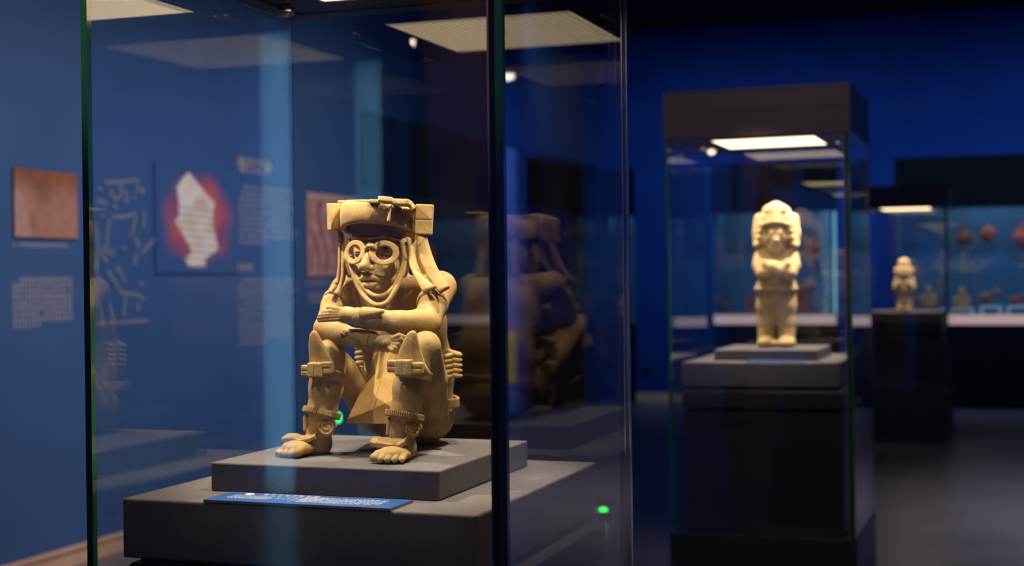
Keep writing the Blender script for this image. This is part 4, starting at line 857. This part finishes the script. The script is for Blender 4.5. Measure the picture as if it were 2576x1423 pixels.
exhibit('standing', 'clay_figurine', 'ochre figurine in the narrow corner showcase beyond the nearest case', 1570, 742, 795, YB + 0.15, M['orangeclay'])
_y = YB + 0.612
bm = bmesh.new()
for r, (a, b, yy0) in enumerate(((2395, 2500, 662), (2395, 2490, 672), (2395, 2480, 682), (2415, 2450, 627), (2560, 2600, 640), (2560, 2600, 652), (2560, 2600, 672), (1760, 1795, 620), (1795, 1870, 650), (1795, 1860, 664), (1795, 1850, 678))):
    p = at(a, yy0, 1, _y); q = at(b, yy0, 1, _y); glyph_row(bm, p[0], _y, p[2], 0.030, int((q[0] - p[0]) / 0.034), 0.95, (1, 0, 0), (0, 0, 1), (0, -1, 0))
bt = fin('board_text', bm, M['ink_grey']); tag(bt, 'rows of small pale writing on the back boards of the back wall showcases', 'text', kind='stuff')

# ================================================================ GRAPHICS ON THE LEFT WALL
def wall_pt(px, py): p = at(px, py, 0, XL); return p[1], p[2]
def print_panel(name, label, y0, y1, z0, z1, fn, n=90, cat='picture', border=None):
    """a printed board; its colours are the print"""
    t = thing(name, label, cat, (XL, (y0 + y1) / 2, (z0 + z1) / 2)); hw, hh = (y1 - y0) / 2, (z1 - z0) / 2
    if border: boxes('board', [(0.0005, 0.010, -hw, hw, -hh, hh)], border, t)
    U, W_ = np.meshgrid(np.linspace(0, 1, n), np.linspace(0, 1, n), indexing='ij'); V = np.stack([np.full(U.size, 0.0105), -hw + 2 * hw * U.ravel(), -hh + 2 * hh * W_.ravel()], 1)
    i, j = np.meshgrid(np.arange(n - 1), np.arange(n - 1), indexing='ij'); q = i * n + j; Fq = np.stack([q, q + n, q + n + 1, q + 1], -1).reshape(-1, 4)
    o = from_np('print', V, Fq, None, t, False); me = o.data; ca = me.color_attributes.new('print', 'FLOAT_COLOR', 'POINT')
    ca.data.foreach_set('color', np.concatenate([fn(U, W_).reshape(-1, 3), np.ones((n * n, 1))], 1).astype(np.float32).ravel())
    m = bpy.data.materials.new(name + '_ink'); m.use_nodes = True; nn, ll = nodes_of(m); a = nn.new('ShaderNodeVertexColor'); a.layer_name = 'print'; ll.new(a.outputs[0], nn['Principled BSDF'].inputs['Base Color'])
    nn['Principled BSDF'].inputs['Roughness'].default_value = 0.5; me.materials.append(m); return t
def sm(x, a, b): t = np.clip((x - a) / (b - a), 0, 1); return t * t * (3 - 2 * t)
def nz(U, W_, f, seed):
    r = np.random.default_rng(seed); out = 0 * U
    for k in range(5):
        a = r.uniform(0, 6.28, 4); d = r.uniform(-1, 1, 4) * f * (1 + k * 0.6); out = out + (np.sin(d[0] * U + d[1] * W_ + a[0]) * np.sin(d[2] * U + d[3] * W_ + a[1])) / (1 + k * 0.5)
    return out / 3
def mixc(c0, c1, t): return np.array(c0)[None, None, :] * (1 - t[..., None]) + np.array(c1)[None, None, :] * t[..., None]
def stone_close(U, W_):
    c = mixc((0.36, 0.17, 0.135), (0.25, 0.085, 0.045), sm(W_ + 0.2 * nz(U, W_, 9, 1), 0.45, 1.0)); t = sm(-nz(U, W_, 7, 2) + 0.3 - np.abs(U - 0.25 - 0.25 * W_) * 1.6, 0, 0.6)
    c = c * (1 - 0.25 * t[..., None]); e = sm(0.16 - U + 0.25 * (0.55 - W_), 0, 0.04) * sm(0.75 - W_, 0, 0.1); c = c * (1 - e[..., None]) + np.array((0.40, 0.22, 0.20)) * e[..., None]
    return np.clip(c * (1 + 0.15 * nz(U, W_, 30, 3))[..., None], 0, 1)
def relief(U, W_):
    s_ = np.abs(np.sin(15 * np.abs(U - 0.5) * (1.4 - 0.6 * W_) + 1.0 * np.sin(7 * W_))) * (0.6 + 0.4 * nz(U, W_, 26, 8)) + 0.3 * nz(U, W_, 40, 9)
    c = mixc((0.36, 0.11, 0.11), (0.62, 0.42, 0.40), sm(s_, 0.25, 0.9)); b = np.maximum(sm(W_, 0.90, 0.93), np.maximum(sm(0.04 - U, 0, 0.01), sm(0.03 - W_, 0, 0.01))); return c * (1 - b[..., None]) + np.array((0.5, 0.32, 0.28)) * b[..., None]
def mosaic(U, W_):
    bg = np.array((0.040, 0.092, 0.245)); x = U - 0.5; z = W_ - 0.5
    ang = np.arctan2(z, x); rad = np.sqrt((x / 0.48) ** 2 + (z / 0.49) ** 2); halo = sm(1.0 + 0.04 * np.sin(7 * ang) + 0.10 * nz(U, W_, 12, 5) - rad, 0.0, 0.45)
    c = mixc((0.55, 0.10, 0.07), (0.30, 0.06, 0.12), sm(nz(U, W_, 9, 6), -0.3, 0.4)); c = bg * (1 - halo[..., None]) + c * halo[..., None]
    # figure: tall stepped body, measured left edge / right edge by height
    zz = np.array([0.055, 0.06, 0.14, 0.19, 0.24, 0.357, 0.43, 0.475, 0.52, 0.59, 0.664, 0.78, 0.86, 0.924, 0.94])
    le = np.array([0.42, 0.35, 0.32, 0.40, 0.38, 0.29, 0.24, 0.20, 0.25, 0.25, 0.25, 0.23, 0.29, 0.36, 0.42]); re_ = np.array([0.52, 0.59, 0.59, 0.70, 0.754, 0.72, 0.69, 0.69, 0.69, 0.69, 0.714, 0.57, 0.48, 0.41, 0.38])
    l_, r_ = np.interp(W_, zz, le), np.interp(W_, zz, re_); f = sm(U - l_, 0, 0.03) * sm(r_ - U, 0, 0.03); f = f * sm(W_, 0.05, 0.07) * sm(0.95 - W_, 0, 0.02)
    fc = mixc((0.80, 0.62, 0.50), (0.88, 0.76, 0.74), sm(nz(U, W_, 22, 4), -0.4, 0.3)) * (1 - 0.30 * (np.sin(W_ * 95 + 3 * U) > 0.2) * (W_ < 0.62))[..., None]
    g = sm(0.10 - np.abs(U - 0.52), 0, 0.06) * sm(0.06 - np.abs(W_ - 0.66), 0, 0.05); fc = fc * (1 - 0.5 * g[..., None]) + np.array((0.6, 0.2, 0.1)) * 0.5 * g[..., None]
    return c * (1 - f[..., None]) + fc * f[..., None]
print_panel('wall_picture', 'square brown and pink stone close-up print at the far left', 5.515, 5.985, 1.598, 1.914, stone_close, 90, border=M['case_dark'])
print_panel('wall_picture', 'wall print of a pale mosaic figure inside a red glow on the left wall', 6.66, 7.52, 1.425, 2.03, mosaic, 120)
print_panel('wall_picture', 'wall print of a reddish carved relief just left of the seated figure head', 8.391, 9.12, 1.405, 1.948, relief, 100)
RW = (0, 1, 0); UW = (0, 0, 1); NW = (1, 0, 0)
def wall_text(name, label, px, py0, py1, pw, rows, hgt, m=None, rag=0.85, dens=0.97, first=0):
    y0, zt = wall_pt(px, py0); _, zb = wall_pt(px, py1); bm = bmesh.new()
    y1, _z = wall_pt(pw, py0); n = int((y1 - y0) / (hgt * 1.12))
    for r in range(rows):
        z = zt - (zt - zb) * (r + 0.8) / rows; k = n - (2 if r == 0 and first else 0); k = int(k * (0.45 if r == rows - 1 and rows > 2 else 1) * (random.uniform(rag, 1) if rows > 2 else 1))
        glyph_row(bm, XL + 0.002, y0 + (2 * hgt * 1.12 if r == 0 and first else 0), z, hgt, k, dens, RW, UW, NW)
    return tag(fin(name, bm, m or M['ink_grey']), label, 'text', kind='stuff')
wall_text('wall_caption', 'line of small writing right under the brown stone print', 30, 606, 623, 170, 1, 0.018)
wall_text('wall_text', 'paragraph of pale writing below the brown stone print', 30, 698, 830, 190, 9, 0.022, M['ink_grey'], 0.95, first=1)
wall_text('wall_caption', 'line of writing under the pale line drawing', 240, 805, 822, 378, 1, 0.018, M['ink_gold'])
wall_text('wall_text', 'upper paragraph of writing right of the mosaic figure print', 599, 462, 617, 752, 10, 0.026, first=1)
wall_text('wall_subheading', 'short gold line of writing between the two paragraphs', 597, 664, 686, 640, 1, 0.042, M['ink_gold'])
wall_text('wall_text', 'lower paragraph of writing left of the seated figure', 599, 698, 872, 756, 12, 0.022, first=1)
wall_text('wall_caption', 'two faint lines of writing under the carved relief print', 770, 703, 722, 830, 2, 0.020)
wall_text('wall_text', 'faint paragraph of writing far down under the carved relief print', 775, 735, 765, 880, 3, 0.020)
y_, z_ = wall_pt(598, 428)
hd = text('wall_heading', '敬行之神', 0.100, M['ink_gold'], None, (XL + 0.002, y_, z_), (math.pi / 2, 0, math.pi / 2), 0.0006); tag(hd, 'large gold heading of four characters above the text on the left wall', 'text')
# line drawing in pale strokes
dr = thing('line_drawing', 'pale line drawing of a carved relief printed on the blue left wall', 'picture', (XL + 0.002, 6.33, 1.5)); 
STK = [[(262, 458), (300, 457), (345, 452)], [(300, 460), (304, 490), (290, 500), (278, 485), (282, 478)], [(312, 478), (320, 500), (314, 508)], [(345, 455), (345, 485)], [(243, 503), (268, 512)], [(252, 470), (250, 482)], [(286, 512), (294, 525)],
       [(282, 543), (310, 545), (342, 536)], [(255, 540), (262, 545)], [(275, 550), (268, 600), (272, 640)], [(342, 545), (332, 590), (348, 612), (345, 625)], [(325, 590), (336, 600)], [(362, 530), (360, 575)], [(285, 625), (280, 645)], [(311, 620), (312, 630)], [(343, 635), (338, 668)],
       [(262, 615), (258, 640), (270, 660)], [(290, 670), (305, 690), (312, 710)], [(300, 735), (345, 742), (362, 755)], [(315, 745), (310, 795)], [(345, 760), (348, 780)], [(355, 640), (370, 620), (390, 600)], [(270, 680), (290, 710), (300, 730)], [(240, 560), (246, 620), (240, 680)], [(350, 712), (360, 714)]]
for st in STK:
    P = []
    for (a, b) in st: y, z = wall_pt(a, b); P.append((0.0, y - 6.33, z - 1.5))
    P = spline(P, 10); V = []; Fq = []
    for i, p in enumerate(P):
        t_ = P[min(i + 1, 9)] - P[max(i - 1, 0)]; t_ /= np.linalg.norm(t_) + 1e-9; q = np.array([0, -t_[2], t_[1]]) * 0.0105
        V += [p + q, p - q, p + q + np.array([0.001, 0, 0]), p - q + np.array([0.001, 0, 0])]
    for i in range(9): a = i * 4; Fq += [(a, a + 4, a + 5, a + 1), (a + 2, a + 3, a + 7, a + 6)]
    from_np('stroke', V, Fq, M['ink_dim'], dr, False)
y_, z_ = wall_pt(357, 482)
for (a, b, r) in ((357, 482, 0.020), (338, 498, 0.013), (251, 478, 0.016), (311, 625, 0.012)):
    y, z = wall_pt(a, b); d = lathe('dot', [(0, 0.0012), (r, 0.0012), (r, 0.0)], M['ink_dim'], dr, (0, y - 6.33, z - 1.5), 20); d.rotation_euler = (0, math.pi / 2, 0)

# ---------------------------------------------------------------- ceiling spots mirrored in the glass, green signal lamps
def ceiling_spot(loc, label, r=0.035):
    t = thing('ceiling_spotlight', label, 'lamp', loc)
    lathe('housing', [(0.0, 0.10), (r * 1.3, 0.10), (r * 1.4, 0.0), (r * 1.1, 0.0), (r * 1.05, 0.03), (0, 0.03)], M['case_dark'], t, (0, 0, 0), 20); lathe('lens', [(r, 0.0), (r * 0.9, -0.02), (r * 0.5, -0.034), (0, -0.038)], M['lens'], t, (0, 0, 0), 20)
    boxes('stem', [(-0.01, 0.01, -0.01, 0.01, 0.10, ZC - loc[2])], M['case_dark'], t)
v = at(1280, 187, 2, 2.6); ceiling_spot((v[0], 2 * (C1Y + CD - 0.006) - v[1], 2.6), 'small round ceiling spotlight mirrored as a white dot in the near case')
gx = XL + 0.013; gp = at(849, 1050, 0, gx)
g = thing('signal_lamp', 'small round green signal lamp behind the ankle of the seated figure', 'lamp', tuple(gp))
d = lathe('lens', [(0, 0.012), (0.030, 0.010), (0.034, 0.0)], M['green'], g, (0, 0, 0), 20); d.rotation_euler = (0, math.pi / 2, 0); d = lathe('bezel', [(0.034, 0.004), (0.040, 0.004), (0.040, -0.012)], M['case_dark'], g, (0, 0, 0), 20); d.rotation_euler = (0, math.pi / 2, 0)
gp = at(1518, 1277, 2, 0.06)
g = thing('signal_lamp', 'small green light low on the floor right of the nearest case', 'lamp', (gp[0], gp[1], 0))
lathe('housing', [(0, 0.0), (0.030, 0.0), (0.030, 0.045), (0.0, 0.045)], M['case_dark'], g, (0, 0, 0), 20); lathe('lens', [(0.022, 0.045), (0.018, 0.056), (0, 0.062)], M['green'], g, (0, 0, 0), 20)
